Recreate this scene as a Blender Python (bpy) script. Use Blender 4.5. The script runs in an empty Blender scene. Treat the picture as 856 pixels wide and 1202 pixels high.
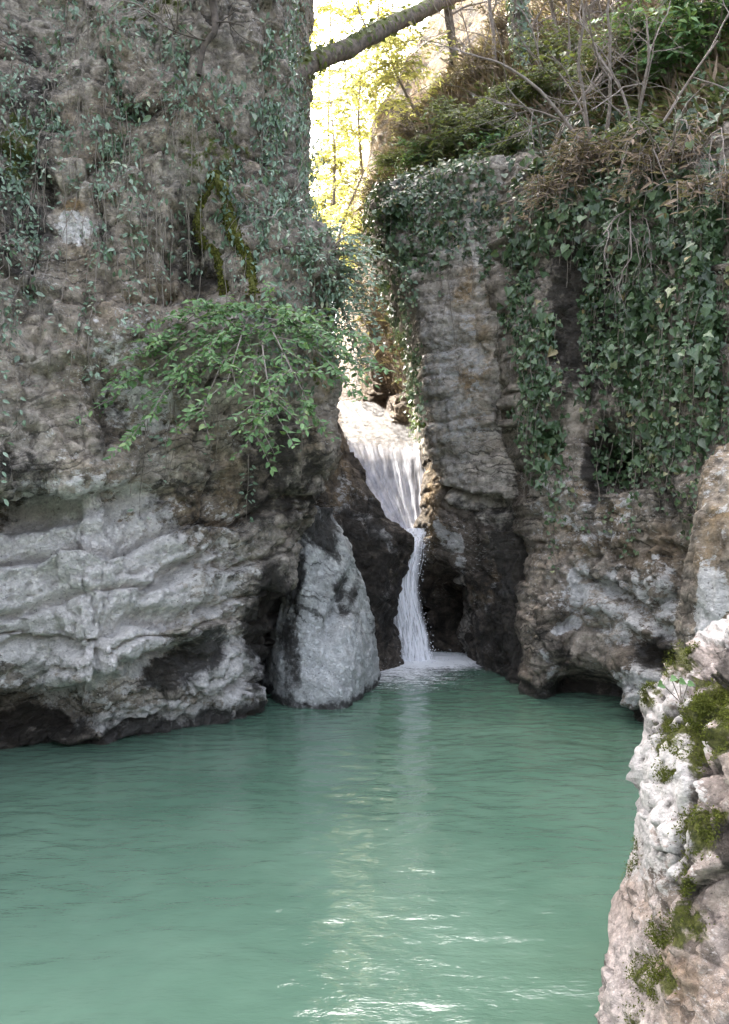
import bpy, math
import numpy as np
from mathutils import Vector
from mathutils.bvhtree import BVHTree

SC = bpy.context.scene
COL = SC.collection
F = 925.0; CX, CY = 428.0, 601.0; EYE = 2.6      # camera at (0,0,EYE) looking along +Y
R_ = math.radians

# ------------------------------------------------------------------ noise
_rg = np.random.default_rng(11)
_G = _rg.normal(size=(256, 3)); _G /= np.linalg.norm(_G, axis=1)[:, None]; _G = _G.astype(np.float32)

def _hash(i, j, k, seed):
    h = (i * 374761393 + j * 668265263 + k * 2147483647 + seed * 974634777) & 0xFFFFFFFF
    h = ((h ^ (h >> 13)) * 1274126177) & 0xFFFFFFFF
    h = ((h ^ (h >> 16)) * 2246822519) & 0xFFFFFFFF
    return h ^ (h >> 15)

def pn(p, seed=0):
    p = np.asarray(p, dtype=np.float32)
    i = np.floor(p).astype(np.int64); f = p - i
    u = f * f * f * (f * (f * 6 - 15) + 10)
    out = 0
    for a in (0, 1):
        wa = u[:, 0] if a else 1 - u[:, 0]
        for b in (0, 1):
            wb = u[:, 1] if b else 1 - u[:, 1]
            for c in (0, 1):
                wc = u[:, 2] if c else 1 - u[:, 2]
                g = _G[_hash(i[:, 0] + a, i[:, 1] + b, i[:, 2] + c, seed) & 255]
                d = g[:, 0] * (f[:, 0] - a) + g[:, 1] * (f[:, 1] - b) + g[:, 2] * (f[:, 2] - c)
                out = out + d * wa * wb * wc
    return out * 1.5

def fbm(p, octv=5, seed=0, gain=.5, ridge=False):
    p = np.asarray(p, dtype=np.float32); s = 0; a = 1.0; tot = 0
    for o in range(octv):
        n = pn(p * (2.03 ** o) + 17.3 * o, seed + o)
        if ridge: n = 1 - 2 * np.abs(n)
        s = s + a * n; tot += a; a *= gain
    return s / tot

def voro(p, seed=0):
    """F1, F2 and a random value per cell"""
    p = np.asarray(p, dtype=np.float32); i = np.floor(p).astype(np.int64)
    f1 = np.full(len(p), 9., np.float32); f2 = f1.copy(); idv = np.zeros(len(p), np.float32)
    for a in (-1, 0, 1):
        for b in (-1, 0, 1):
            for c in (-1, 0, 1):
                q = i + np.array([a, b, c])
                h = _hash(q[:, 0], q[:, 1], q[:, 2], seed)
                o = np.stack([(h & 255) / 255., ((h >> 8) & 255) / 255., ((h >> 16) & 255) / 255.], 1)
                d = np.linalg.norm(q + o - p, axis=1).astype(np.float32)
                n = d < f1
                f2 = np.where(n, f1, np.minimum(f2, d)); idv = np.where(n, ((h >> 4) & 1023) / 1023., idv); f1 = np.where(n, d, f1)
    return f1, f2, idv

def facet(p, seed=0):
    """broken-rock relief: each Voronoi cell is a flat, tilted chip; returns height and distance to the joint"""
    p = np.asarray(p, dtype=np.float32); i = np.floor(p).astype(np.int64)
    f1 = np.full(len(p), 9., np.float32); f2 = f1.copy(); hh = np.zeros(len(p), np.float32)
    for a in (-1, 0, 1):
        for b in (-1, 0, 1):
            for c in (-1, 0, 1):
                q = i + np.array([a, b, c])
                h = _hash(q[:, 0], q[:, 1], q[:, 2], seed)
                o = np.stack([(h & 255) / 255., ((h >> 8) & 255) / 255., ((h >> 16) & 255) / 255.], 1)
                v = (q + o - p).astype(np.float32); d = np.linalg.norm(v, axis=1)
                t = (v * _G[(h >> 5) & 255]).sum(1) * 1.3 + ((h >> 3) & 127) / 127. - .5
                n = d < f1
                f2 = np.where(n, f1, np.minimum(f2, d)); hh = np.where(n, t, hh); f1 = np.where(n, d, f1)
    return hh, f2 - f1

def warp3(p, freq, amp, seed):
    return p + amp * np.stack([fbm(p * freq, 3, seed), fbm(p * freq, 3, seed + 7), fbm(p * freq, 3, seed + 14)], 1)

def hv(i, seed):
    i = np.asarray(i).astype(np.int64)
    return (_hash(i, i * 0 + 7, i * 0 + 3, seed) & 4095) / 4095.

def sstep(a, b, x):
    t = np.clip((x - a) / (b - a), 0, 1); return t * t * (3 - 2 * t)

def strata(p, nrm, t, seed, warp=.25, wscale=.5, groove=.5):
    """displacement of bedded rock: every bed stands out by its own amount, with a groove at its joint"""
    s = p @ np.asarray(nrm, np.float32) / t + warp * fbm(p * wscale, 3, seed + 50) / t
    i = np.floor(s); f = s - i
    r = hv(i, seed) + .6 * fbm(np.stack([p[:, 0] * .7, p[:, 1] * .7, i * 3.1], 1), 2, seed + 60)
    r2 = hv(i + 1, seed) + .6 * fbm(np.stack([p[:, 0] * .7, p[:, 1] * .7, (i + 1) * 3.1], 1), 2, seed + 60)
    w = sstep(.8, 1, f)
    out = r * (1 - w) + r2 * w
    g = np.exp(-(np.minimum(f, 1 - f) / .1) ** 2) * (.4 + hv(np.round(s), seed + 9))
    return out - .8 - groove * g

# ------------------------------------------------------------------ mesh building
def make_mesh(name, verts, faces, mat, parent=None, smooth=True, attrs=None):
    """faces: list of (m,k) int arrays"""
    me = bpy.data.meshes.new(name)
    verts = np.asarray(verts, np.float32)
    faces = [np.asarray(f, np.int32) for f in faces if len(f)]
    me.vertices.add(len(verts)); me.vertices.foreach_set('co', verts.ravel())
    nl = sum(f.size for f in faces); npoly = sum(len(f) for f in faces)
    me.loops.add(nl); me.loops.foreach_set('vertex_index', np.concatenate([f.ravel() for f in faces]))
    me.polygons.add(npoly)
    tot = np.concatenate([np.full(len(f), f.shape[1], np.int32) for f in faces])
    st = np.concatenate([[0], np.cumsum(tot)[:-1]]).astype(np.int32)
    me.polygons.foreach_set('loop_start', st)
    me.polygons.foreach_set('use_smooth', np.full(npoly, smooth, bool))
    me.update(calc_edges=True)
    for k, v in (attrs or {}).items():
        a = me.attributes.new(k, 'FLOAT', 'POINT'); a.data.foreach_set('value', np.asarray(v, np.float32))
    if mat: me.materials.append(mat)
    o = bpy.data.objects.new(name, me); COL.objects.link(o)
    if parent: o.parent = parent; o.matrix_parent_inverse = parent.matrix_world.inverted()
    return o

def tag(o, label=None, cat=None, group=None, kind=None):
    if label: o['label'] = label
    if cat: o['category'] = cat
    if group: o['group'] = group
    if kind: o['kind'] = kind
    return o

def thing(name, label, cat, loc=(0, 0, 0), group=None):
    o = bpy.data.objects.new(name, None); COL.objects.link(o); o.location = loc
    o.empty_display_size = .2
    bpy.context.view_layer.update()
    return tag(o, label, cat, group)

def pt(px, py, y):
    return np.array([(px - CX) / F * y, y, EYE + (CY - py) / F * y])

def proj(p):
    return CX + p[:, 0] / p[:, 1] * F, CY - (p[:, 2] - EYE) / p[:, 1] * F

def catmull(P, t, closed):
    """P (n,...) values at integer parameters; t floats"""
    n = len(P); i = np.floor(t).astype(int); f = t - i
    def g(k):
        return P[k % n] if closed else P[np.clip(k, 0, n - 1)]
    sh = (len(t),) + (1,) * (P.ndim - 1); f = f.reshape(sh)
    a, b, c, d = g(i - 1), g(i), g(i + 1), g(i + 2)
    m1 = (c - a) * .4; m2 = (d - b) * .4
    return ((2 * f ** 3 - 3 * f ** 2 + 1) * b + (f ** 3 - 2 * f ** 2 + f) * m1 + (-2 * f ** 3 + 3 * f ** 2) * c + (f ** 3 - f ** 2) * m2)

class Grid: pass

def loft(levels, step, coarse=()):
    """levels: (z, [(px, Y), ...]) closed plan outlines, seen from above; the back segments in COARSE get few points"""
    L = np.array([[((px - CX) / F * y, y, z) for px, y in pts] for z, pts in levels], float)
    nl, nc = L.shape[:2]
    ts = []
    for k in range(nl - 1):
        d = np.abs(L[k + 1] - L[k]); m = np.median(np.linalg.norm(d, axis=1))
        zz = levels[k][0]
        st = step if zz < 12 else step * 6
        n = max(2, int(math.ceil(m / st))); ts.append(k + np.arange(n) / n)
    t = np.concatenate(ts + [[nl - 1]])
    C = catmull(L, np.minimum(t, nl - 1 - 1e-6), False)
    us = []
    for k in range(nc):
        m = np.linalg.norm(L[:, (k + 1) % nc] - L[:, k], axis=1); m = np.percentile(m, 70)
        n = max(2, int(math.ceil(m / (step * (14 if k in coarse else 1))))); us.append(k + np.arange(n) / n)
    u = np.concatenate(us)
    P = np.swapaxes(catmull(np.swapaxes(C, 0, 1), u, True), 0, 1)
    g = Grid(); g.P = np.ascontiguousarray(P); g.nv, g.nu = P.shape[:2]
    return g

def normals(P, closed=True):
    if closed:
        du = np.roll(P, -1, 1) - np.roll(P, 1, 1)
    else:
        du = np.gradient(P, axis=1)
    dv = np.gradient(P, axis=0)
    n = np.cross(du, dv); n /= np.linalg.norm(n, axis=2)[:, :, None] + 1e-9
    return n

def grid_faces(nv, nu, closed=True):
    i = np.arange(nv - 1)[:, None]; j = np.arange(nu if closed else nu - 1)[None]
    j2 = (j + 1) % nu
    return np.stack([i * nu + j, i * nu + j2, (i + 1) * nu + j2, (i + 1) * nu + j], 2).reshape(-1, 4)

def dent(p, n, spots):
    """push in (or pull out, negative depth) round picture spots: (px, py, rx, ry, depth[, tilt])"""
    px, py = proj(p); d = np.zeros(len(p))
    px = px + 26 * fbm(p * 1.6, 4, 301); py = py + 26 * fbm(p * 1.6, 4, 302)
    for s in spots:
        x, y, rx, ry, dep = s[:5]; a = R_(s[5]) if len(s) > 5 else 0
        dx, dy = px - x, py - y
        u = dx * math.cos(a) + dy * math.sin(a); v = -dx * math.sin(a) + dy * math.cos(a)
        d -= dep * np.exp(-((u / rx) ** 2 + (v / ry) ** 2) ** 1.6)
    return d

def spots_mask(px, py, spots):
    m = np.zeros(len(px))
    q = np.stack([px / 45, py / 45, px * 0], 1); px = px + 26 * fbm(q, 4, 303); py = py + 26 * fbm(q, 4, 304)
    for s in spots:
        x, y, rx, ry, w = s[:5]; a = R_(s[5]) if len(s) > 5 else 0
        dx, dy = px - x, py - y
        u = dx * math.cos(a) + dy * math.sin(a); v = -dx * math.sin(a) + dy * math.cos(a)
        m = np.maximum(m, w * np.exp(-((u / rx) ** 2 + (v / ry) ** 2) ** 2))
    return m

ROCKS = {}
def rock(name, levels, step, mat, disp, marks=None, coarse=(), dents=(), parent=None, shift=None):
    g = loft(levels, step, coarse)
    if shift: g.P[..., 2] += shift(g.P)
    n = normals(g.P).reshape(-1, 3); p = g.P.reshape(-1, 3)
    if (n * (p - p.mean(0))).sum(1).mean() < 0: n = -n
    d = disp(p, n)
    q = p + n * (d + dent(p, n, dents))[:, None] if dents else p + n * d[:, None]
    g.P = q.reshape(g.P.shape); N = normals(g.P).reshape(-1, 3)
    if (N * n).sum() < 0: N = -N
    g.N = N.reshape(g.P.shape)
    faces = grid_faces(g.nv, g.nu)
    V = np.concatenate([q, [g.P[0].mean(0)], [g.P[-1].mean(0) + np.array([0, 0, .01])]])
    j = np.arange(g.nu); j2 = (j + 1) % g.nu; b = (g.nv - 1) * g.nu
    caps = np.concatenate([np.stack([j2, j, j * 0 + len(q)], 1), np.stack([b + j, b + j2, j * 0 + len(q) + 1], 1)])
    at = {}
    px, py = proj(np.maximum(V, [-1e9, .5, -1e9]))
    for k, sp in (marks or {}).items():
        at[k] = spots_mask(px, py, sp) if not callable(sp) else sp(V, px, py)
    o = make_mesh(name, V, [faces, caps], mat, parent, True, at)
    # outward normals
    if o.data.polygons[len(faces) // 2].normal.dot(Vector(N[faces[len(faces) // 2][0]])) < 0:
        o.data.flip_normals()
    ROCKS[name] = g; g.obj = o
    return o

# ------------------------------------------------------------------ materials
def newmat(name):
    m = bpy.data.materials.new(name); m.use_nodes = True
    nt = m.node_tree; nt.nodes.clear()
    out = nt.nodes.new('ShaderNodeOutputMaterial')
    return m, nt, out

class NB:
    def __init__(s, nt): s.nt = nt
    def n(s, t, **kw):
        x = s.nt.nodes.new(t)
        for k, v in kw.items():
            if k.startswith('i_'):
                key = k[2:]; key = int(key) if key.isdigit() else key.replace('_', ' ')
                s.set(x.inputs[key], v)
            else: setattr(x, k, v)
        return x
    def set(s, sock, v):
        if isinstance(v, bpy.types.NodeSocket): s.nt.links.new(v, sock)
        else:
            if isinstance(v, tuple) and len(v) == 3 and sock.type == 'RGBA': v = v + (1,)
            sock.default_value = v
    def pos(s, sc=(1, 1, 1)):
        g = s.n('ShaderNodeNewGeometry').outputs['Position']
        if sc == (1, 1, 1): return g
        v = s.n('ShaderNodeVectorMath', operation='MULTIPLY', i_0=g, i_1=sc); return v.outputs[0]
    def noise(s, scale, detail=5, rough=.6, vec=None, dist=0.):
        x = s.n('ShaderNodeTexNoise', i_Scale=scale, i_Detail=float(detail), i_Roughness=rough, i_Distortion=dist)
        s.set(x.inputs['Vector'], vec if vec is not None else s.pos()); return x.outputs['Fac']
    def ramp(s, f, stops, interp='LINEAR'):
        r = s.n('ShaderNodeValToRGB', i_Fac=f); e = r.color_ramp.elements
        r.color_ramp.interpolation = interp
        while len(e) < len(stops): e.new(.5)
        for k, (p, c) in enumerate(stops):
            e[k].position = p; e[k].color = (c, c, c, 1) if isinstance(c, (int, float)) else tuple(c) + (1,)
        return r.outputs['Color']
    def mapr(s, f, a, b, c=0., d=1.):
        x = s.n('ShaderNodeMapRange', i_0=f, i_1=a, i_2=b, i_3=c, i_4=d); return x.outputs[0]
    def math(s, op, a, b=0., c=None):
        x = s.n('ShaderNodeMath', operation=op, i_0=a, i_1=b)
        if c is not None: s.set(x.inputs[2], c)
        return x.outputs[0]
    def mix(s, f, a, b, mode='MIX'):
        x = s.n('ShaderNodeMix', data_type='RGBA', blend_type=mode)
        s.set(x.inputs[0], f); s.set(x.inputs[6], a); s.set(x.inputs[7], b); return x.outputs[2]
    def attr(s, name): return s.n('ShaderNodeAttribute', attribute_name=name).outputs['Fac']

def rock_mat(name, ca, cb, tan=(.30, .21, .11), pale=(.62, .60, .57), dark=(.022, .019, .015), bed=(0, 0, 1), base_white=.0, fine=1., bump=.85, streak=.5, base_dark=0., mosscol=((.05, .065, .012), (.13, .15, .03))):
    m, nt, out = newmat(name); b = NB(nt)
    n1 = b.noise(.9, 8, .65); n2 = b.noise(7 * fine, 8, .7); n3 = b.noise(34 * fine, 6, .7)
    col = b.mix(b.mapr(n1, .42, .58), ca, cb)
    col = b.mix(b.mapr(b.noise(.45, 9, .72), .5, .62, 0., .6), col, tuple(c * .42 for c in ca))   # older, darker weathered skin
    col = b.mix(b.math('MULTIPLY', b.attr('tan'), b.mapr(b.noise(2.2, 6), .4, .6)), col, tan)
    # fine tonal grain
    col = b.mix(1., col, b.ramp(n2, [(.28, .35), (.5, .95), (.72, 1.6)]), 'MULTIPLY')
    # thin bedding lines
    x = b.n('ShaderNodeVectorMath', operation='DOT_PRODUCT', i_0=b.pos(), i_1=bed).outputs['Value']
    wv = b.math('ADD', b.math('MULTIPLY', x, 16.), b.math('MULTIPLY', b.noise(1.4, 5), 9.))
    ln = b.n('ShaderNodeTexNoise', noise_dimensions='1D', i_W=wv, i_Scale=1., i_Detail=3.).outputs['Fac']
    col = b.mix(b.math('MULTIPLY', b.mapr(ln, .36, .45, .65, 0.), b.mapr(b.noise(.8, 4), .42, .55)), col, dark)
    # vertical run-off streaks
    st = b.noise(1., 6, .65, b.pos((5, 5, .55)))
    col = b.mix(b.mapr(st, .5, .68, 0., streak), col, dark)
    # pale crust / lichen patches, and painted highlights on wet rock
    wn = b.noise(4.5 * fine, 10, .75, b.pos((1, 1, 1.6)))
    lv = b.math('ADD', b.math('MULTIPLY', b.attr('white'), .34), base_white)
    wm = b.mapr(b.math('ADD', wn, lv), .66, .72)
    pc = b.mix(b.mapr(n3, .3, .7), pale, tuple(c * .6 for c in pale))
    col = b.mix(wm, col, pc)
    fl = b.math('MULTIPLY', b.mapr(b.noise(19 * fine, 6, .7, b.pos((1, 1, 1.7))), .565, .60), b.mapr(b.math('ADD', b.noise(1.7, 6, .7), b.math('MULTIPLY', b.attr('white'), .12)), .48, .62, 0., .8))
    col = b.mix(fl, col, pc)
    # dark areas with their own outline: wet or algae stains, and painted shade
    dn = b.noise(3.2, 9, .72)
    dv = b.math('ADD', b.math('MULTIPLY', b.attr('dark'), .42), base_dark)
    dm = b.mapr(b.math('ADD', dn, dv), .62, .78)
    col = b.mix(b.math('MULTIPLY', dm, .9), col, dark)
    # black specks
    sp = b.noise(24 * fine, 4, .6)
    col = b.mix(b.mapr(sp, .62, .7, 0., .6), col, dark)
    # moss
    mn = b.noise(6, 8, .7)
    mm = b.mapr(b.math('ADD', mn, b.math('MULTIPLY', b.attr('moss'), .4)), .68, .76)
    mc = b.mix(b.mapr(b.noise(40, 4), .35, .65), mosscol[0], mosscol[1])
    col = b.mix(mm, col, mc)
    mid = b.noise(15 * fine, 5, .75)
    rough = b.math('SUBTRACT', .9, b.math('MULTIPLY', b.math('MULTIPLY', dm, b.attr('dark')), .55))
    h = b.math('ADD', b.math('MULTIPLY', n3, .35), b.math('MULTIPLY', n2, 1.))
    h = b.math('ADD', b.math('ADD', h, b.math('MULTIPLY', b.mapr(mid, .35, .55), .5)), b.math('MULTIPLY', b.noise(90 * fine, 3), .15))
    col = b.mix(b.mapr(mid, .28, .37, .4, 0.), col, dark)
    h = b.math('ADD', h, b.math('MULTIPLY', b.mapr(ln, .3, .5), .25))
    bp = b.n('ShaderNodeBump', i_Strength=bump, i_Distance=.06, i_Height=h)
    pr = b.n('ShaderNodeBsdfPrincipled', i_Base_Color=col, i_Roughness=rough)
    pr.inputs['Specular IOR Level'].default_value = .35
    b.set(pr.inputs['Normal'], bp.outputs[0])
    nt.links.new(pr.outputs[0], out.inputs[0])
    return m

def leaf_mat(name, stops, rough=.4, trans=.25, spec=.45):
    m, nt, out = newmat(name); b = NB(nt)
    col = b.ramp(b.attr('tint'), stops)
    col = b.mix(1., col, b.ramp(b.noise(60, 2), [(.3, .75), (.7, 1.2)]), 'MULTIPLY')
    pr = b.n('ShaderNodeBsdfPrincipled', i_Base_Color=col, i_Roughness=rough)
    pr.inputs['Specular IOR Level'].default_value = spec
    tr = b.n('ShaderNodeBsdfTranslucent', i_Color=b.mix(.5, col, (.3, .36, .05)))
    mx = b.n('ShaderNodeMixShader', i_Fac=trans, i_1=pr.outputs[0], i_2=tr.outputs[0])
    nt.links.new(mx.outputs[0], out.inputs[0]); return m

def bark_mat(name, ca, cb, moss=None, mossamt=.5, scale=12):
    m, nt, out = newmat(name); b = NB(nt)
    n = b.noise(scale, 7, .7); col = b.mix(b.mapr(n, .35, .65), ca, cb)
    if moss:
        nz = b.n('ShaderNodeSeparateXYZ', i_0=b.n('ShaderNodeNewGeometry').outputs['Normal']).outputs[2]
        k = b.mapr(b.math('ADD', b.noise(4, 6), b.math('MULTIPLY', nz, .22)), .66 - mossamt * .3, .74 - mossamt * .3)
        col = b.mix(k, col, moss)
    bp = b.n('ShaderNodeBump', i_Strength=.7, i_Distance=.03, i_Height=n)
    pr = b.n('ShaderNodeBsdfPrincipled', i_Base_Color=col, i_Roughness=.9)
    b.set(pr.inputs['Normal'], bp.outputs[0])
    nt.links.new(pr.outputs[0], out.inputs[0]); return m
# ------------------------------------------------------------------ camera, light
cam = bpy.data.cameras.new('camera'); co = bpy.data.objects.new('camera', cam); COL.objects.link(co)
co.location = (0, 0, EYE); co.rotation_euler = (R_(90), 0, 0)
cam.sensor_fit = 'VERTICAL'; cam.sensor_height = 36; cam.lens = F / 1202 * 36
cam.clip_start = .05; cam.clip_end = 2000
SC.camera = co

SUN = Vector((-.455, .54, .71)).normalized()
el = math.asin(SUN.z); az = math.atan2(SUN.x, SUN.y)
w = bpy.data.worlds.new('World'); SC.world = w; w.use_nodes = True
nt = w.node_tree; bg = nt.nodes['Background']
sky = nt.nodes.new('ShaderNodeTexSky'); sky.sky_type = 'NISHITA'; sky.sun_disc = False
sky.sun_elevation = el; sky.sun_rotation = az; sky.dust_density = 10; sky.air_density = .75; sky.ozone_density = .2
hs = nt.nodes.new('ShaderNodeHueSaturation'); hs.inputs['Saturation'].default_value = .6   # hazy, whitish sky
nt.links.new(sky.outputs[0], hs.inputs['Color']); nt.links.new(hs.outputs[0], bg.inputs[0]); bg.inputs[1].default_value = .14
sl = bpy.data.lights.new('sun', 'SUN'); sl.energy = 2.4; sl.angle = R_(.5); sl.color = (1, .93, .82)
so = bpy.data.objects.new('sun', sl); COL.objects.link(so)
so.rotation_euler = SUN.to_track_quat('Z', 'Y').to_euler(); so.location = (-20, 20, 40)
vs = SC.view_settings; vs.view_transform = 'Standard'; vs.look = 'None'; vs.exposure = 3.42; vs.gamma = 1; vs.use_curve_mapping = False
SC.cycles.use_denoising = True
SC.cycles.max_bounces = 6

# ------------------------------------------------------------------ rock masses
M_left = rock_mat('limestone left', (.30, .255, .20), (.54, .49, .415), pale=(.84, .81, .76), bed=(-.28, .1, .95), base_white=.03, streak=.4)
M_mid = rock_mat('limestone grey', (.46, .41, .345), (.64, .595, .525), bed=(.06, .1, 1), base_white=.02, streak=.28)
M_right = rock_mat('limestone right', (.24, .20, .155), (.46, .405, .335), pale=(.78, .77, .74), bed=(.1, .1, 1), base_white=.03, streak=.5)
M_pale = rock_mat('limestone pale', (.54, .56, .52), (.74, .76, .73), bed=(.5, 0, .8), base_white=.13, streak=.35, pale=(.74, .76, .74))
M_wet = rock_mat('limestone wet', (.10, .082, .064), (.21, .175, .14), bed=(.3, 0, .9), base_white=-.02, streak=.6, base_dark=.02)
M_fore = rock_mat('limestone foreground', (.50, .41, .365), (.68, .59, .545), pale=(.84, .79, .76), tan=(.30, .21, .14), bed=(.5, 0, .8), base_white=.06, fine=2.2, streak=.15, bump=.7, mosscol=((.045, .05, .015), (.12, .125, .03)))
M_bed = rock_mat('stream bedrock', (.085, .064, .05), (.16, .128, .104), bed=(.15, -.2, .95), base_white=.05, streak=.2)
M_soil = rock_mat('slope soil', (.14, .105, .07), (.25, .195, .13), bed=(0, 0, 1), base_white=-.2, streak=.2)

def d_left(p, n):
    px, py = proj(p)
    low = sstep(520, 640, py)
    w = 1.0 - .45 * sstep(12, 15, p[:, 1])
    q = warp3(p, .9, .35, 410)
    d = .20 * strata(q, (-.30, .12, .95), .5, 3, .35, .35, .8) * (.2 + .8 * low)
    d += .10 * strata(q, (-.27, .1, .96), .17, 5, .15, .8, .7) * (.15 + .85 * low)
    d += .26 * fbm(p * .55, 4, 21) + .10 * fbm(p * 1.9, 5, 22, .55, True) * (1 - .4 * low)
    f, e = facet(warp3(p * np.array([1.3, 1.3, .8]), 2, .2, 420), 12)
    g, e2 = facet(warp3(p * np.array([3.6, 3.6, 2.6]), 2, .2, 430), 13)
    d += (.12 * f - .06 * (1 - sstep(0, .1, e))) * (1 - .3 * low) + .05 * g - .03 * (1 - sstep(0, .12, e2))
    h3, e3 = facet(warp3(p * np.array([7, 7, 11.]), 3, .25, 435), 20); d += (.018 * h3 - .012 * (1 - sstep(0, .14, e3))) * (.4 + .6 * low)
    d += .025 * fbm(p * 8, 4, 23, .65) + .012 * fbm(p * 20, 2, 25)
    return d * w

LC = [  # first point of each level extends out of view to block the sun
 (-1.2, [(-700, 5.28), (0, 8.75), (100, 8.9), (200, 9.3), (280, 9.9), (318, 10.5), (322, 11.6), (318, 14), (318, 16.6), (-150, 17.2)]),
 (0.0, [(-700, 5.15), (0, 8.55), (100, 8.7), (200, 9.15), (285, 9.75), (318, 10.4), (322, 11.5), (318, 14), (318, 16.6), (-150, 17.2)]),
 (0.35, [(-700, 5.02), (0, 8.5), (100, 8.65), (200, 8.95), (288, 9.6), (316, 10.3), (322, 11.5), (318, 14), (318, 16.6), (-150, 17.2)]),
 (0.75, [(-700, 4.88), (0, 8.15), (100, 8.1), (200, 8.7), (288, 9.55), (305, 10.3), (330, 11.1), (316, 14), (318, 16.6), (-150, 17.2)]),
 (1.25, [(-700, 4.75), (0, 7.9), (100, 7.9), (200, 8.5), (286, 9.5), (303, 10.25), (330, 11.1), (316, 14), (318, 16.6), (-150, 17.2)]),
 (1.5, [(-700, 4.75), (0, 7.9), (100, 7.95), (195, 8.55), (292, 9.5), (344, 10.2), (342, 11.2), (328, 14), (322, 16.6), (-150, 17.2)]),
 (2.1, [(-700, 4.75), (0, 8.0), (100, 8.1), (200, 8.7), (295, 9.5), (355, 10.2), (352, 11.4), (340, 14), (326, 16.6), (-150, 17.2)]),
 (2.6, [(-700, 4.75), (0, 8.15), (100, 8.35), (200, 8.95), (305, 9.6), (368, 10.4), (366, 11.6), (350, 14), (330, 16.6), (-150, 17.2)]),
 (3.0, [(-700, 4.62), (0, 7.85), (100, 8.25), (200, 9.0), (310, 9.6), (378, 10.4), (376, 11.6), (355, 14), (332, 16.6), (-150, 17.2)]),
 (4.0, [(-700, 4.69), (0, 8.0), (100, 8.5), (200, 9.1), (315, 9.6), (394, 10.4), (392, 11.6), (370, 14), (336, 16.6), (-150, 17.2)]),
 (5.0, [(-700, 4.88), (0, 8.3), (100, 8.7), (200, 9.25), (315, 9.7), (388, 10.4), (386, 11.6), (366, 14), (338, 16.6), (-150, 17.2)]),
 (6.0, [(-700, 5.15), (0, 8.6), (100, 8.9), (200, 9.3), (310, 9.75), (380, 10.4), (378, 11.6), (362, 14), (338, 16.6), (-150, 17.2)]),
 (6.7, [(-700, 5.28), (0, 8.8), (100, 9.1), (200, 9.4), (300, 9.8), (358, 10.4), (356, 11.6), (350, 14), (338, 16.6), (-150, 17.2)]),
 (7.3, [(-700, 5.41), (0, 9.0), (100, 9.3), (200, 9.5), (290, 9.85), (340, 10.4), (340, 11.6), (338, 14), (336, 16.6), (-150, 17.2)]),
 (8.5, [(-700, 5.68), (0, 9.4), (100, 9.55), (200, 9.7), (285, 9.95), (335, 10.4), (335, 11.6), (334, 14), (335, 16.6), (-150, 17.2)]),
 (10., [(-700, 6.07), (0, 9.8), (100, 9.9), (200, 10.0), (285, 10.2), (332, 10.5), (333, 11.6), (332, 14), (334, 16.6), (-150, 17.2)]),
 (14., [(-700, 7), (0, 10.8), (100, 10.8), (200, 10.9), (285, 11), (328, 11.2), (330, 12), (330, 14), (333, 18.0), (-150, 19)]),
 (17., [(-700, 7.4), (0, 11.5), (100, 11.5), (200, 11.6), (285, 11.6), (330, 11.8), (332, 12.5), (332, 16), (330, 24), (240, 24.5)]),  # unseen overhang reaching back, shaped to keep sun off the right slope
 (27., [(-700, 9), (0, 13.5), (100, 13.5), (200, 13.5), (285, 13.5), (320, 13.8), (325, 14), (328, 17), (325, 26), (240, 26.5)]),
]
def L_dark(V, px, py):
    m = spots_mask(px, py, [(180, 120, 220, 220, .3), (40, 860, 90, 34, 1), (320, 730, 30, 90, 1), (330, 560, 55, 90, .7), (215, 780, 60, 26, .9, -35), (250, 590, 120, 50, .45), (235, 300, 40, 90, .6), (130, 500, 30, 60, .5), (10, 560, 60, 60, .5), (30, 200, 50, 180, .6)])  # spots over dents paint shade into recess and crevice; others are stains
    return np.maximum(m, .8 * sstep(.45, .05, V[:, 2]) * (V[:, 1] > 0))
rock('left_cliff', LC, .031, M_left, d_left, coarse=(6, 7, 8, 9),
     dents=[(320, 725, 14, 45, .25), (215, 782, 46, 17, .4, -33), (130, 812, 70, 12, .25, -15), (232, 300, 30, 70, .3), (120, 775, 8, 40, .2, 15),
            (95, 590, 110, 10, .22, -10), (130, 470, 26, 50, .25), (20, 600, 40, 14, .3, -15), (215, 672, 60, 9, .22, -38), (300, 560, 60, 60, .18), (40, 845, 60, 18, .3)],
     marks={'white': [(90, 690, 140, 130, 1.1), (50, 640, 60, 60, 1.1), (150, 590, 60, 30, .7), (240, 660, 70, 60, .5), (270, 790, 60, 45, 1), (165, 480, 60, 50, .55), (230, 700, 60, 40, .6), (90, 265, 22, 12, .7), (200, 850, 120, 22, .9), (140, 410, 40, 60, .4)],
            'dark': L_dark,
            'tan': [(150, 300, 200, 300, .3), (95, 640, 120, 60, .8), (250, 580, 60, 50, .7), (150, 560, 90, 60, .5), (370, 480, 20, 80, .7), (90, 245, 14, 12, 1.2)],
            'moss': [(20, 180, 30, 60, .7), (250, 180, 60, 40, .5), (375, 430, 20, 60, .5), (180, 20, 60, 40, .4)]})

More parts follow.
